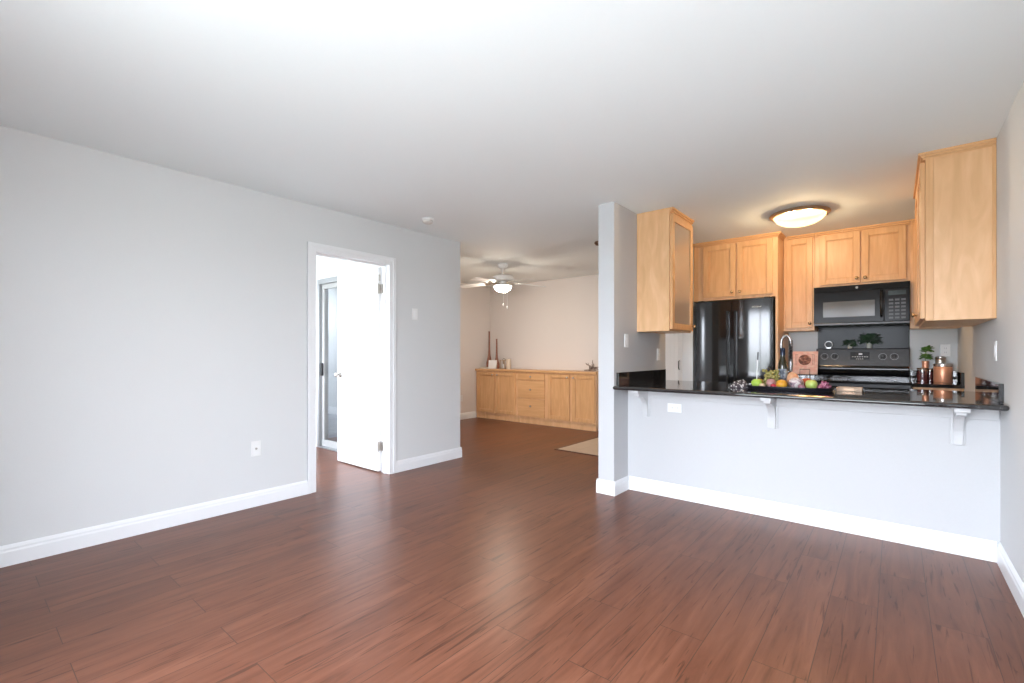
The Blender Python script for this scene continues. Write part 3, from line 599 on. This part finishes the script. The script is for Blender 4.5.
for dx, dy, L_ in ((0.092, -0.093, 0.27), (0.132, -0.058, 0.30)):
    b = B(); b.tube([(fx+dx*0.9, fy_+dy*0.9, 2.135), (fx+dx, fy_+dy, 2.12), (fx+dx, fy_+dy, 2.135-L_)], 0.0022, 6)
    b.lathe([(0, 0), (0.008, -0.004), (0.009, -0.03), (0.005, -0.04), (0, -0.041)], (fx+dx, fy_+dy, 2.137-L_), 10); mk('pull_chain', b, M['plate'], fn, smooth=True)
# smoke detector
sd = thing('smoke_detector', (-3.385, 2.87, H), 'round white smoke detector on the ceiling near the left wall', 'smoke detector')
b = B(); b.lathe([(0, H-0.0005), (0.058, H-0.0005), (0.058, H-0.012), (0.0, H-0.012)], (-3.385, 2.87, 0), 36); mk('mounting_base', b, M['plate'], sd, smooth='auto')
b = B(); b.lathe([(0.046, H-0.0122), (0.05, H-0.02), (0.048, H-0.034), (0.035, H-0.042), (0, H-0.043)], (-3.385, 2.87, 0), 36); mk('cover', b, mat('shaded_plastic', (0.70, 0.69, 0.65), 0.4), sd, smooth='auto')  # cover colour darkened to stand in for shading

# ================================================================== SWITCHES AND OUTLETS
def plate(fr, u, z, kind, label, horiz=False, wd=0.07, ht=0.115):
    ax = fr[0]; loc = (u, fr[1], z) if ax[1] == 'y' else (fr[1], u, z)
    if horiz: wd, ht = ht, wd
    r = thing('outlet' if kind == 'outlet' else ('cable_plate' if kind == 'cable' else 'light_switch'), loc, label, 'outlet' if kind != 'switch' else 'light switch', 'white wall plates')
    b = B(); b.ob(fr, u-wd/2, u+wd/2, 0.0003, 0.006, z-ht/2, z+ht/2); p = mk('cover_plate', b, M['plate'], r, bevel=0.002)
    if kind == 'switch':
        b = B(); b.ob(fr, u-0.017, u+0.017, 0.0061, 0.009, z-0.033, z+0.033); mk('rocker', b, M['white'], r, bevel=0.002)
    elif kind == 'outlet':
        for s in (-1, 1):
            b = B(); du, dz = (s*0.02, 0) if horiz else (0, s*0.02)
            b.ob(fr, u+du-0.014, u+du+0.014, 0.0061, 0.008, z+dz-0.014, z+dz+0.014); q = mk('socket', b, M['white'], r, bevel=0.003)
            b = B(); b.ob(fr, u+du-0.007, u+du-0.005, 0.0081, 0.0084, z+dz-0.004, z+dz+0.006); b.ob(fr, u+du+0.005, u+du+0.007, 0.0081, 0.0084, z+dz-0.004, z+dz+0.006); mk('slot', b, M['dark'], q)
    else:
        b = B(); b.lathe([(0, 0.0061), (0.008, 0.0061), (0.008, 0.012), (0, 0.012)], (fr[1], u, z) if ax == '+x' else (u, fr[1], z), 12, axis='x'); mk('connector', b, M['nickel'], r)
plate(('+x', XL), 3.06, 1.585, 'switch', 'white switch between doorway and wall corner')
plate(('+x', XL), 1.52, 0.445, 'cable', 'low white cable plate on the long left wall')
plate(('+x', -1.8), 3.745, 1.29, 'switch', 'white switch on the wall end below the glass cabinet')
plate(('+x', -1.8), 4.45, 1.17, 'outlet', 'white outlet above the counter at far end of the grey wall end')
plate(('-y', YP), -1.39, 0.735, 'outlet', 'white outlet on the half wall under the counter', True)
plate(('-y', 6.1), 0.375, 1.21, 'outlet', 'white outlet on the kitchen wall above the copper canister')
plate(('-x', XR), 3.92, 1.195, 'switch', 'white switch on the right wall above the counter')
plate(('+x', -5.97), 5.83, 0.38, 'outlet', 'low white outlet on the dining side wall')

# ================================================================== THINGS ON THE PENINSULA
CT = 0.9102
def ov(L_, W_, n=40, p=2.6):
    return [((abs(math.cos(a))**(2/p))*math.copysign(1, math.cos(a))*L_, (abs(math.sin(a))**(2/p))*math.copysign(1, math.sin(a))*W_) for a in [2*PI*k/n for k in range(n)]]
tx, ty = -0.612, 3.985
b = B(); prof = [(0.94, 0.0), (1.0, 0.022), (1.0, 0.026), (0.975, 0.026), (0.92, 0.006)]
base_o = ov(0.285, 0.135); rings = [[b.bm.verts.new((tx+x*s, ty+y*s, CT+h)) for x, y in base_o] for s, h in prof]
for A, C in zip(rings, rings[1:]):
    for k in range(40): b.bm.faces.new((A[k], A[(k+1) % 40], C[(k+1) % 40], C[k]))
b.bm.faces.new(rings[0]); b.bm.faces.new(rings[-1])
mk('tray', b, mat('dark_tray', (0.012, 0.011, 0.016), 0.3), None, 'long dark oval tray of fruit on the counter', 'tray', smooth='auto')
TZ = CT+0.0062
def apple(name, x, y, r, m, label, cat, z=TZ, sq=0.92, stem=True, rot=0.0, leaf=False):
    t_ = thing(name, (x, y, z), label, cat, 'fruit heaped on the dark tray')
    pr = []
    for k in range(17):
        a = -PI/2+PI*k/16; rr = math.cos(a)*(1+0.06*math.sin(a)); hh = math.sin(a)
        dip = 0.16*max(0, (k-12)/4)**2 if stem else 0; dipb = 0.05*max(0, (3-k)/3)**2
        pr.append((r*rr if 0 < k < 16 else 0, z+r*sq*(1+hh-dip*1.2+dipb)-r*0.05*sq))
    lo = min(p[1] for p in pr); pr = [(a, h-lo+z) for a, h in pr]
    b = B(); b.lathe(pr, (x, y, 0), 24); mk('flesh', b, m, t_, smooth=True)
    if stem: b = B(); top = pr[-1][1]; b.tube([(x, y, top-0.002), (x+0.002, y, top+0.01), (x+0.006, y+0.002, top+0.018)], 0.0018, 6); mk('stem', b, M['bronze'], t_, smooth=True)
    return pr[-1][1]
def fruit_mat(n, a, c_, ns=9, r=0.3): return noisy(n, [(0.35, a), (0.65, c_)], ns=ns, rough=r, detail=3)
mg = fruit_mat('green_apple', (0.34, 0.55, 0.05), (0.50, 0.68, 0.12))
gtop = apple('green_apple', -0.826, 3.985, 0.0385, mg, 'bright green apple with a white stick at the tray\'s left end', 'fruit')
apple('pear', -0.822, 4.062, 0.030, fruit_mat('amber_pear', (0.50, 0.22, 0.03), (0.62, 0.36, 0.08)), 'amber pear behind the green apple with the stick', 'fruit', sq=1.15)
apple('potato', -0.776, 3.925, 0.021, fruit_mat('tan_skin', (0.55, 0.38, 0.24), (0.62, 0.47, 0.33)), 'small tan fruit right of the bright green apple', 'fruit', stem=False)
apple('pink_apple', -0.731, 4.005, 0.034, fruit_mat('pink_apple', (0.48, 0.20, 0.20), (0.58, 0.36, 0.34)), 'dusky pink apple below the green grapes', 'fruit', sq=1.1)
apple('plum', -0.702, 3.925, 0.021, fruit_mat('red_plum', (0.45, 0.02, 0.04), (0.55, 0.06, 0.08)), 'small bright red plum left of the orange', 'fruit')
apple('orange', -0.652, 3.955, 0.037, noisy('orange_peel', [(0.4, (0.75, 0.32, 0.02)), (0.6, (0.80, 0.40, 0.04))], ns=60, rough=0.4, bump=0.3), 'round yellow orange in front of the dark bottle', 'fruit', stem=False, sq=0.95)
mm = mat('mottled_melon', (0.6, 0.6, 0.6), 0.4); vb = mm.node_tree.nodes['Principled BSDF']
vo = N(mm, 'ShaderNodeTexNoise'); vo.inputs['Scale'].default_value = 26; vo.inputs['Distortion'].default_value = 1.2; tcx = N(mm, 'ShaderNodeTexCoord'); Lk(mm, tcx.outputs['Object'], vo.inputs['Vector'])
rr_ = ramp(mm, [(0.36, (0.16, 0.13, 0.17)), (0.46, (0.45, 0.30, 0.33)), (0.56, (0.70, 0.66, 0.64)), (0.75, (0.60, 0.50, 0.50))]); Lk(mm, vo.outputs['Fac'], rr_.inputs[0]); Lk(mm, rr_.outputs[0], vb.inputs['Base Color'])
mtop = apple('melon', -0.563, 3.985, 0.050, mm, 'pale mottled melon in the middle of the tray', 'fruit', sq=0.88, stem=False)
apple('peach', -0.598, 4.075, 0.042, fruit_mat('peach_skin', (0.62, 0.30, 0.16), (0.72, 0.46, 0.28)), 'peach coloured fruit piled behind the mottled melon', 'fruit', sq=1.5, stem=False)
apple('tomato', -0.508, 4.062, 0.038, fruit_mat('red_tomato', (0.50, 0.07, 0.02), (0.58, 0.14, 0.05)), 'orange red tomato between melon and yellow green apple', 'fruit', sq=1.12)
apple('fig', -0.522, 3.925, 0.022, fruit_mat('purple_fig', (0.25, 0.09, 0.14), (0.42, 0.2, 0.24)), 'small purple fig in front of the mottled melon', 'fruit')
apple('yellow_green_apple', -0.466, 3.97, 0.039, fruit_mat('yellow_apple', (0.52, 0.52, 0.14), (0.42, 0.60, 0.13), 6), 'yellow green apple at the right beside the red grapes', 'fruit', sq=1.0)
def grapes(name, cx, cy, z0, rx, ry, hz, n, r, m, label, taper=0.55):
    t_ = thing(name, (cx, cy, z0), label, 'fruit', 'fruit heaped on the dark tray'); rnd = random.Random(name)
    b = B()
    for i in range(n):
        a = rnd.random()*2*PI; q = math.sqrt(rnd.random()); h = rnd.random()
        sc = (1-taper*h)
        b.ball((cx+rx*q*math.cos(a)*sc, cy+ry*q*math.sin(a)*sc, z0+r+hz*h), r*rnd.uniform(0.85, 1.1), sz=1.15)
    b.ball((cx, cy, z0+r*1.2), r)
    mk('berries', b, m, t_, smooth=True)
    b = B(); b.tube([(cx, cy, z0+hz*0.8), (cx-0.01, cy+0.008, z0+hz+r*2.3), (cx-0.025, cy+0.01, z0+hz+r*3)], 0.0022, 6); mk('stem', b, M['bronze'], t_, smooth=True)
grapes('green_grapes', -0.742, 4.066, TZ+0.006, 0.058, 0.022, 0.118, 120, 0.0105, noisy('green_grape', [(0.35, (0.20, 0.20, 0.05)), (0.65, (0.42, 0.34, 0.12))], ns=40, rough=0.25), 'olive green grapes heaped in front of the refrigerator', 0.05)
gr_m = noisy('red_grape', [(0.35, (0.20, 0.03, 0.08)), (0.62, (0.50, 0.16, 0.25))], ns=45, rough=0.2)
grapes('red_grapes', -0.388, 3.985, TZ+0.002, 0.040, 0.045, 0.045, 60, 0.0095, gr_m, 'pinkish red grapes at the tray\'s right end')
# white stick with dark tip, stuck in the apple
b = B(); b.tube([(-0.826, 3.985, gtop-0.004), (-0.820, 3.985, 1.13)], 0.0035, 8); st = thing('stick', (-0.826, 3.985, gtop-0.004), 'thin white stick with dark tip standing in the green apple', 'stick')
mk('rod', b, M['plate'], st, smooth='auto'); b = B(); b.tube([(-0.820, 3.985, 1.1305), (-0.817, 3.985, 1.19)], 0.0055, 8); mk('tip', b, M['black2'], st, 'dark tip', smooth='auto')
# crumpled napkin
b = B(); n_ = 26; V = []
for i in range(n_+1):
    row = []
    for j in range(n_+1):
        u, v = i/n_-0.5, j/n_-0.5; p = Vector((u*9, v*7, 1.7))
        e_ = max(0, 1-(abs(u)*2)**3)*max(0, 1-(abs(v)*2)**3)
        hgt = e_*(0.022+0.05*abs(mnoise.noise(p))+0.028*abs(mnoise.noise(p*2.7)))
        row.append(b.bm.verts.new((-0.948+u*0.13+0.012*mnoise.noise(p*1.4), 4.0+v*0.15, CT+0.001+hgt)))
    V.append(row)
for i in range(n_):
    for j in range(n_): b.bm.faces.new((V[i][j], V[i+1][j], V[i+1][j+1], V[i][j+1]))
nm = mat('patterned_cloth', (0.5, 0.5, 0.5), 0.8); nb = nm.node_tree.nodes['Principled BSDF']; vv = N(nm, 'ShaderNodeTexVoronoi'); vv.inputs['Scale'].default_value = 55
tcx = N(nm, 'ShaderNodeTexCoord'); Lk(nm, tcx.outputs['Object'], vv.inputs['Vector']); rr_ = ramp(nm, [(0.30, (0.75, 0.73, 0.72)), (0.42, (0.08, 0.06, 0.07))]); Lk(nm, vv.outputs['Distance'], rr_.inputs[0]); Lk(nm, rr_.outputs[0], nb.inputs['Base Color'])
np_ = mk('napkin', b, nm, None, 'crumpled black and white napkin left of the fruit tray', 'napkin', smooth=True); md = np_.modifiers.new('thick', 'SOLIDIFY'); md.thickness = 0.002; md.offset = 1
# small wooden box tray right of the platter
wt = thing('wooden_tray', (-0.275, 4.15, CT), 'small flat wooden tray with dark inlay right of the red grapes', 'tray')
b = B(); b.box(-0.327, -0.18, 4.09, 4.24, CT, CT+0.008); b.box(-0.327, -0.18, 4.09, 4.098, CT+0.008, CT+0.024); b.box(-0.327, -0.18, 4.232, 4.24, CT+0.008, CT+0.024); b.box(-0.327, -0.319, 4.098, 4.232, CT+0.008, CT+0.024); b.box(-0.188, -0.18, 4.098, 4.232, CT+0.008, CT+0.024)
mk('box', b, mat('pale_wood', (0.55, 0.40, 0.28), 0.5), wt, bevel=0.001)
b = B(); b.box(-0.285, -0.222, 4.0888, 4.0898, CT+0.006, CT+0.019); mk('inlay', b, M['bronze'], wt)
# bottle
bt = thing('bottle', (-0.702, 4.30, CT), 'tall dark glass bottle with pale label behind the orange', 'bottle')
b = B(); b.lathe([(0, CT), (0.032, CT), (0.0335, CT+0.006), (0.0335, CT+0.165), (0.030, CT+0.19), (0.019, CT+0.225), (0.0165, CT+0.25), (0.016, CT+0.29), (0.018, CT+0.292), (0.018, CT+0.305), (0, CT+0.306)], (-0.702, 4.30, 0), 32)
mk('glass_body', b, mat('dark_olive_glass', (0.03, 0.028, 0.012), 0.06, spec=0.7), bt, smooth='auto')
b = B(); b.lathe([(0.0338, CT+0.02), (0.0342, CT+0.02), (0.0342, CT+0.145), (0.0338, CT+0.145)], (-0.702, 4.30, 0), 32); lb = mk('label', b, noisy('bottle_label', [(0.42, (0.10, 0.12, 0.16)), (0.5, (0.45, 0.5, 0.58)), (0.6, (0.7, 0.68, 0.6))], scale=(1, 1, 1), ns=22, rough=0.5), bt, smooth='auto')
b = B(); b.lathe([(0.0183, CT+0.255), (0.0188, CT+0.255), (0.0192, CT+0.305), (0.012, CT+0.315), (0, CT+0.316)], (-0.702, 4.30, 0), 24); mk('cap', b, mat('dark_blue_foil', (0.02, 0.03, 0.06), 0.25, 0.3), bt, smooth='auto')
# spring faucet
fa = thing('faucet', (-0.715, 4.50, CT), 'chrome spring spout kitchen faucet behind the bottle', 'faucet'); Fx, Fy = -0.715, 4.50
b = B(); b.lathe([(0, CT), (0.028, CT), (0.028, CT+0.01), (0.018, CT+0.02), (0.016, CT+0.15), (0.012, CT+0.16), (0, CT+0.16)], (Fx-0.03, Fy, 0), 24); mk('base', b, M['chrome'], fa, smooth='auto')
arc = [(Fx-0.03, Fy, CT+0.15), (Fx-0.03, Fy, CT+0.33)]+[(Fx-0.03+0.035*(1-math.cos(a)), Fy, CT+0.36+0.06*math.sin(a)) for a in [PI*k/10 for k in range(11)]]+[(Fx+0.04, Fy, CT+0.30)]
b = B(); b.tube(arc, 0.010, 10); mk('spout', b, M['dnickel'], fa, smooth=True)
b = B(); hel = []
for k in range(15*10):
    a = 2*PI*k/10; z = CT+0.375-0.17*k/150; hel.append((Fx+0.04+0.014*math.cos(a), Fy+0.014*math.sin(a), z))
b.tube(hel, 0.0035, 6); mk('spring_coil', b, M['black2'], fa, 'dark coiled spring', smooth=True)
b = B(); b.lathe([(0, 0), (0.014, 0), (0.018, 0.07), (0.012, 0.10), (0, 0.10)], (Fx+0.04, Fy, CT+0.12), 16); mk('spray_head', b, M['dnickel'], fa, smooth='auto')
b = B(); b.tube([(Fx-0.012, Fy, CT+0.10), (Fx+0.012, Fy-0.002, CT+0.11), (Fx+0.03, Fy-0.004, CT+0.12)], 0.006, 8); mk('lever', b, M['chrome'], fa, smooth=True)

# ================================================================== THINGS BY THE RANGE
bk_m = Matrix.Translation((-0.752, 5.86, CT+0.046)) @ Matrix.Rotation(math.radians(-14), 4, 'X')
bk = thing('cookbook', (-0.745, 5.86, CT+0.046), 'pink cookbook with round brown picture propped left of the range', 'book')
b = B(); b.box(-0.118, 0.118, -0.012, -0.010, 0, 0.25); b.box(-0.118, 0.118, 0.010, 0.012, 0, 0.25); b.box(-0.118, -0.115, -0.010, 0.010, 0, 0.25); b.xf(bk_m); mk('cover', b, noisy('pink_cover', [(0.42, (0.80, 0.45, 0.38)), (0.6, (0.86, 0.60, 0.52))], ns=30, detail=5, rough=0.4), bk)
b = B(); b.box(-0.1145, 0.114, -0.0095, 0.0095, 0.004, 0.246); b.xf(bk_m); mk('pages', b, mat('paper', (0.8, 0.76, 0.7), 0.8), bk)
b = B(); b.lathe([(0, 0.0121), (0.058, 0.0121), (0.058, 0.0126), (0, 0.0126)], (0.0, 0, 0.155), 32, axis='-y'); b.xf(bk_m); mk('picture', b, noisy('brown_picture', [(0.40, (0.10, 0.03, 0.02)), (0.55, (0.28, 0.10, 0.06)), (0.66, (0.55, 0.32, 0.24))], ns=38, rough=0.4), bk)
b = B()
for x0, x1, z0, z1 in ((-0.088, -0.085, 0.10, 0.215), (-0.075, -0.072, 0.10, 0.215), (0.072, 0.075, 0.10, 0.215), (0.085, 0.088, 0.10, 0.215), (-0.088, -0.06, 0.213, 0.216), (0.06, 0.088, 0.213, 0.216)): b.box(x0, x1, -0.0126, -0.0121, z0, z1)
b.xf(bk_m); mk('border_print', b, mat('brown_print', (0.30, 0.10, 0.08), 0.5), bk)
bs = thing('book_stand', (-0.745, 5.86, CT), 'black wire stand holding the pink cookbook', 'book stand')
b = B(); r_ = 0.003
b.tube([(-0.79, 5.80, CT+0.004), (-0.79, 5.93, CT+0.004)], r_, 6); b.tube([(-0.70, 5.80, CT+0.004), (-0.70, 5.93, CT+0.004)], r_, 6)
b.tube([(-0.83, 5.845, CT+0.040), (-0.66, 5.845, CT+0.040)], r_, 6); b.tube([(-0.83, 5.884, CT+0.040), (-0.66, 5.884, CT+0.040)], r_, 6)
for x in (-0.79, -0.70):
    b.tube([(x, 5.80, CT+0.004), (x, 5.833, CT+0.040), (x, 5.833, CT+0.040)][:2], r_, 6); b.tube([(x, 5.93, CT+0.004), (x, 5.884, CT+0.040)], r_, 6); b.tube([(x, 5.833, CT+0.040), (x, 5.884, CT+0.040)], r_, 6)
b.tube([(-0.79, 5.833, CT+0.040), (-0.79, 5.836, CT+0.10), (-0.70, 5.836, CT+0.10), (-0.70, 5.833, CT+0.040)], r_, 6)
mk('wire_frame', b, M['black2'], bs, smooth=True)
# ledge plants on the range
def leaves(b, cx, cy, z, n, ln, wd, seed, up=0.5, spread=1.0):
    rnd = random.Random(seed)
    for i in range(n):
        a = rnd.random()*2*PI; el = rnd.uniform(up-0.6, up+0.7); L_ = ln*rnd.uniform(0.6, 1.15)
        d = Vector((math.cos(a)*math.cos(el)*spread, math.sin(a)*math.cos(el)*spread*0.4, math.sin(el))); s = Vector((-math.sin(a), math.cos(a), 0.2))
        p = Vector((cx, cy, z))+d*L_*0.25; q = [p, p+d*L_*0.35+s*wd/2, p+d*L_*0.75+s*wd*0.4+Vector((0, 0, -0.004)), p+d*L_+Vector((0, 0, -0.010)), p+d*L_*0.75-s*wd*0.4+Vector((0, 0, -0.004)), p+d*L_*0.35-s*wd/2]
        t0 = Vector((0, 0, 0.0012)); A = [b.bm.verts.new(v+t0) for v in q]; C = [b.bm.verts.new(v) for v in q]
        b.bm.faces.new(A); b.bm.faces.new(C[::-1])
        for k in range(6): b.bm.faces.new((A[k], C[k], C[(k+1) % 6], A[(k+1) % 6]))
def ledge_plant(x, y, hp, n, ln, label, seed):
    r = thing('potted_plant', (x, y, 1.2322), label, 'plant', 'potted plants on the range ledge')
    b = B(); b.lathe([(0, 1.2322), (0.022, 1.2322), (0.029, 1.2322+hp), (0.031, 1.2322+hp), (0.031, 1.2342+hp), (0.026, 1.2342+hp), (0, 1.228+hp)], (x, y, 0), 20); mk('pot', b, mat('pale_pot', (0.5, 0.52, 0.48), 0.4), r, smooth='auto')
    b = B(); leaves(b, x, y-0.012, 1.2322+hp, n, ln, 0.030, seed, 0.35); mk('foliage', b, M['dleaf'], r)
ledge_plant(-0.368, 6.048, 0.045, 110, 0.060, 'smaller dark green potted plant left on the range ledge', 3)
ledge_plant(-0.205, 6.048, 0.075, 170, 0.092, 'taller dark green potted plant right on the range ledge', 5)
b = B(); b.tube([(-0.552+0.034*math.cos(a), 6.05, 1.275+0.034*math.sin(a)) for a in [2*PI*k/28 for k in range(28)]], 0.005, 8, True); b.box(-0.572, -0.532, 6.035, 6.065, 1.2322, 1.2405)
mk('ring_ornament', b, M['dnickel'], None, 'small chrome ring ornament on the range ledge', 'ornament', smooth='auto')
# canisters on the right counter
def can(x, y, r, h, m, label, lid, group='canisters on the right counter'):
    t_ = thing('canister', (x, y, CT), label, 'canister', group)
    b = B(); b.lathe([(0, CT), (r*0.96, CT), (r, CT+0.006), (r, CT+h*0.93), (r*0.93, CT+h), (0, CT+h)], (x, y, 0), 36); mk('body', b, m, t_, smooth='auto')
    b = B(); b.lathe([(r*0.97, CT+h-0.004), (r*1.03, CT+h), (r*1.03, CT+h+0.02), (r*0.8, CT+h+0.028), (r*0.2, CT+h+0.030), (0, CT+h+0.030)], (x, y, 0), 36); mk('lid', b, lid, t_, smooth='auto')
    return t_
steel = mat('steel_lid', (0.62, 0.58, 0.55), 0.25, 0.9)
can(0.345, 5.90, 0.067, 0.150, M['copper'], 'large copper canister with steel lid right of the red jars', steel)
can(0.335, 6.038, 0.038, 0.215, M['nickel'], 'slim steel canister behind the large copper one', steel)
def jar(x, y, r, h, label):
    t_ = thing('jar', (x, y, CT), label, 'jar', 'dark red jars on the right counter')
    b = B(); b.lathe([(0, CT+0.004), (r*0.92, CT+0.004), (r*0.92, CT+h*0.84), (0, CT+h*0.84)], (x, y, 0), 28); mk('contents', b, noisy('dried_chillies', [(0.4, (0.06, 0.015, 0.02)), (0.6, (0.22, 0.04, 0.05))], ns=60, rough=0.4), t_, smooth='auto')
    b = B(); b.lathe([(0, CT), (r, CT), (r, CT+h), (r*0.95, CT+h), (r*0.95, CT+0.003), (0, CT+0.003)], (x, y, 0), 28); mk('glass', b, M['jarglass'], t_, smooth='auto')
    b = B(); b.lathe([(r*0.94, CT+h), (r*1.02, CT+h), (r*1.02, CT+h+0.012), (0, CT+h+0.014)], (x, y, 0), 28); mk('lid', b, M['bronze'], t_, smooth='auto')
jar(0.203, 5.93, 0.042, 0.118, 'left dark red glass jar beside the range')
jar(0.258, 5.962, 0.022, 0.112, 'right dark red glass jar touching the copper canister')
pp = thing('potted_plant', (0.228, 6.046, CT), 'small green plant in tall copper pot behind the red jars', 'plant')
b = B(); b.lathe([(0, CT), (0.020, CT), (0.026, CT+0.19), (0.028, CT+0.19), (0.028, CT+0.196), (0.022, CT+0.196), (0, CT+0.19)], (0.228, 6.046, 0), 20); mk('pot', b, M['copper'], pp, smooth='auto')
b = B(); b.tube([(0.228, 6.046, CT+0.18), (0.226, 6.04, CT+0.25), (0.235, 6.035, CT+0.30)], 0.003, 6); leaves(b, 0.228, 6.03, CT+0.235, 30, 0.055, 0.04, 9, 0.3); leaves(b, 0.238, 6.03, CT+0.295, 30, 0.05, 0.04, 12, 0.5); mk('foliage', b, M['leaf'], pp)

# ================================================================== DINING SIDEBOARD
SY = 6.21; sx0, sx1 = -5.965, -3.47; sf = ('-y', SY)
sb = thing('sideboard', (-4.72, 6.4, 0), 'long built in maple sideboard with four doors and three drawers', 'sideboard')
b = B(); b.box(sx0, sx1, SY, 6.598, 0.085, 0.865); b.box(sx0, sx1-0.01, SY+0.012, 6.59, 0.001, 0.085); mk('body', b, M['maple2'], sb, bevel=0.002)
b = B(); b.box(sx0, sx1+0.015, SY-0.035, 6.598, 0.8655, 0.898); mk('top', b, M['mapleh'], sb, bevel=0.005)
for u0, u1, kx in ((-5.93, -5.495, -5.53), (-5.46, -5.03, -5.425), (-4.345, -3.93, -3.965), (-3.885, -3.485, -3.85)):
    door(sb, sf, u0, u1, 0.12, 0.845, (kx, 0.80), m=M['maple'], km=M['nickel'])
for z0, z1 in ((0.735, 0.845), (0.43, 0.722), (0.12, 0.417)):
    b = B(); b.ob(sf, -4.965, -4.41, 0.0005, 0.02, z0, z1); q = mk('drawer', b, M['mapleh'], sb, bevel=0.004); knob_at(q, sf, -4.69, (z0+z1)/2 if z0 > 0.2 else (z0+z1)/2+0.03, 0.02, M['nickel'])
ST = 0.8982
def vase(x, y, h, r, label):
    b = B(); b.lathe([(0, ST), (r*0.8, ST), (r, ST+h*0.05), (r*1.02, ST+h*0.16), (r*0.75, ST+h*0.26), (r*0.45, ST+h*0.36), (r*0.34, ST+h*0.5), (r*0.26, ST+h*0.8), (r*0.24, ST+h*0.97), (r*0.32, ST+h), (r*0.2, ST+h), (0, ST+h*0.95)], (x, y, 0), 28)
    mk('bottle_vase', b, M['terra'], None, label, 'vase', 'slim terracotta vases on the sideboard', smooth='auto')
vase(-5.85, 6.44, 0.69, 0.052, 'taller slim terracotta bottle vase at the corner of the sideboard')
vase(-5.70, 6.48, 0.55, 0.052, 'shorter slim terracotta bottle vase behind the white card')
b = B(); b.box(-0.083, 0.083, -0.012, 0.012, 0, 0.155); b.xf(Matrix.Translation((-5.675, 6.33, ST+0.003)) @ Matrix.Rotation(math.radians(10), 4, 'Z') @ Matrix.Rotation(math.radians(-8), 4, 'X'))
mk('card', b, M['white'], None, 'small square white card leaning before the vases', 'card', bevel=0.002)
cbk = thing('book', (-5.82, 6.33, ST), 'pale flat book lying at the left end of the sideboard', 'book')
b = B(); b.box(-5.93, -5.765, 6.26, 6.39, ST, ST+0.003); b.box(-5.93, -5.765, 6.26, 6.39, ST+0.025, ST+0.028); b.box(-5.93, -5.927, 6.26, 6.39, ST+0.003, ST+0.025); mk('cover', b, mat('cream_cover', (0.66, 0.58, 0.48), 0.6), cbk)
b = B(); b.box(-5.926, -5.77, 6.264, 6.386, ST+0.0032, ST+0.0248); mk('pages', b, mat('cream_paper', (0.8, 0.76, 0.68), 0.8), cbk)
ln_ = thing('lantern', (-5.475, 6.42, ST), 'small tan open frame lantern right of the white card', 'lantern')
b = B()
for x in (-5.53, -5.43):
    for y in (6.37, 6.46): b.box(x, x+0.012, y, y+0.012, ST+0.012, ST+0.15)
b.box(-5.535, -5.413, 6.365, 6.477, ST, ST+0.012); b.box(-5.535, -5.413, 6.365, 6.477, ST+0.15, ST+0.162)
mk('frame', b, mat('tan_wood', (0.42, 0.30, 0.20), 0.5), ln_)
b = B(); b.tube([(-5.474+0.03*math.cos(a), 6.421, ST+0.162+0.026*math.sin(a)) for a in [PI*k/10 for k in range(11)]], 0.004, 6); mk('handle', b, M['bronze'], ln_, smooth=True)
b = B(); b.lathe([(0, ST+0.0122), (0.025, ST+0.0122), (0.025, ST+0.085), (0, ST+0.088)], (-5.474, 6.421, 0), 16); mk('candle', b, M['white'], ln_, smooth='auto')
b = B(); b.lathe([(0, ST), (0.04, ST), (0.042, ST+0.004), (0.042, ST+0.175), (0.036, ST+0.18), (0, ST+0.172)], (-5.365, 6.42, 0), 24); pcn = thing('pillar_candle', (-5.365, 6.42, ST), 'cream pillar candle right of the tan frame lantern', 'candle')
mk('wax', b, mat('cream_wax', (0.78, 0.68, 0.56), 0.5), pcn, smooth='auto'); b = B(); b.tube([(-5.365, 6.42, ST+0.171), (-5.364, 6.42, ST+0.188)], 0.0015, 5); mk('wick', b, M['dark'], pcn)
b = B(); rnd = random.Random(4)
for k in range(9):
    x, y = -3.64+rnd.uniform(-0.03, 0.03), 6.36; a = rnd.uniform(-0.3, PI*0.95); L_ = rnd.uniform(0.09, 0.17)
    p0 = Vector((x, y+rnd.uniform(-0.02, 0.02), ST+0.018+rnd.uniform(0, 0.03))); dr = Vector((math.cos(a), rnd.uniform(-0.4, 0.4), max(0.05, math.sin(a))*0.9))
    b.tube([p0, p0+dr*L_*0.4+Vector((0.01, 0, 0.012)), p0+dr*L_*0.75+Vector((-0.008, 0, 0.0)), p0+dr*L_], [0.014, 0.011, 0.008, 0.004], 8)
b.tube([(-3.76, 6.36, ST+0.016), (-3.66, 6.35, ST+0.02), (-3.56, 6.36, ST+0.016)], [0.010, 0.016, 0.010], 8)
mk('driftwood', b, noisy('weathered_wood', [(0.35, (0.12, 0.07, 0.05)), (0.65, (0.45, 0.38, 0.33))], ns=30, rough=0.7), None, 'tangled driftwood piece at the right end of the sideboard', 'ornament', smooth=True)
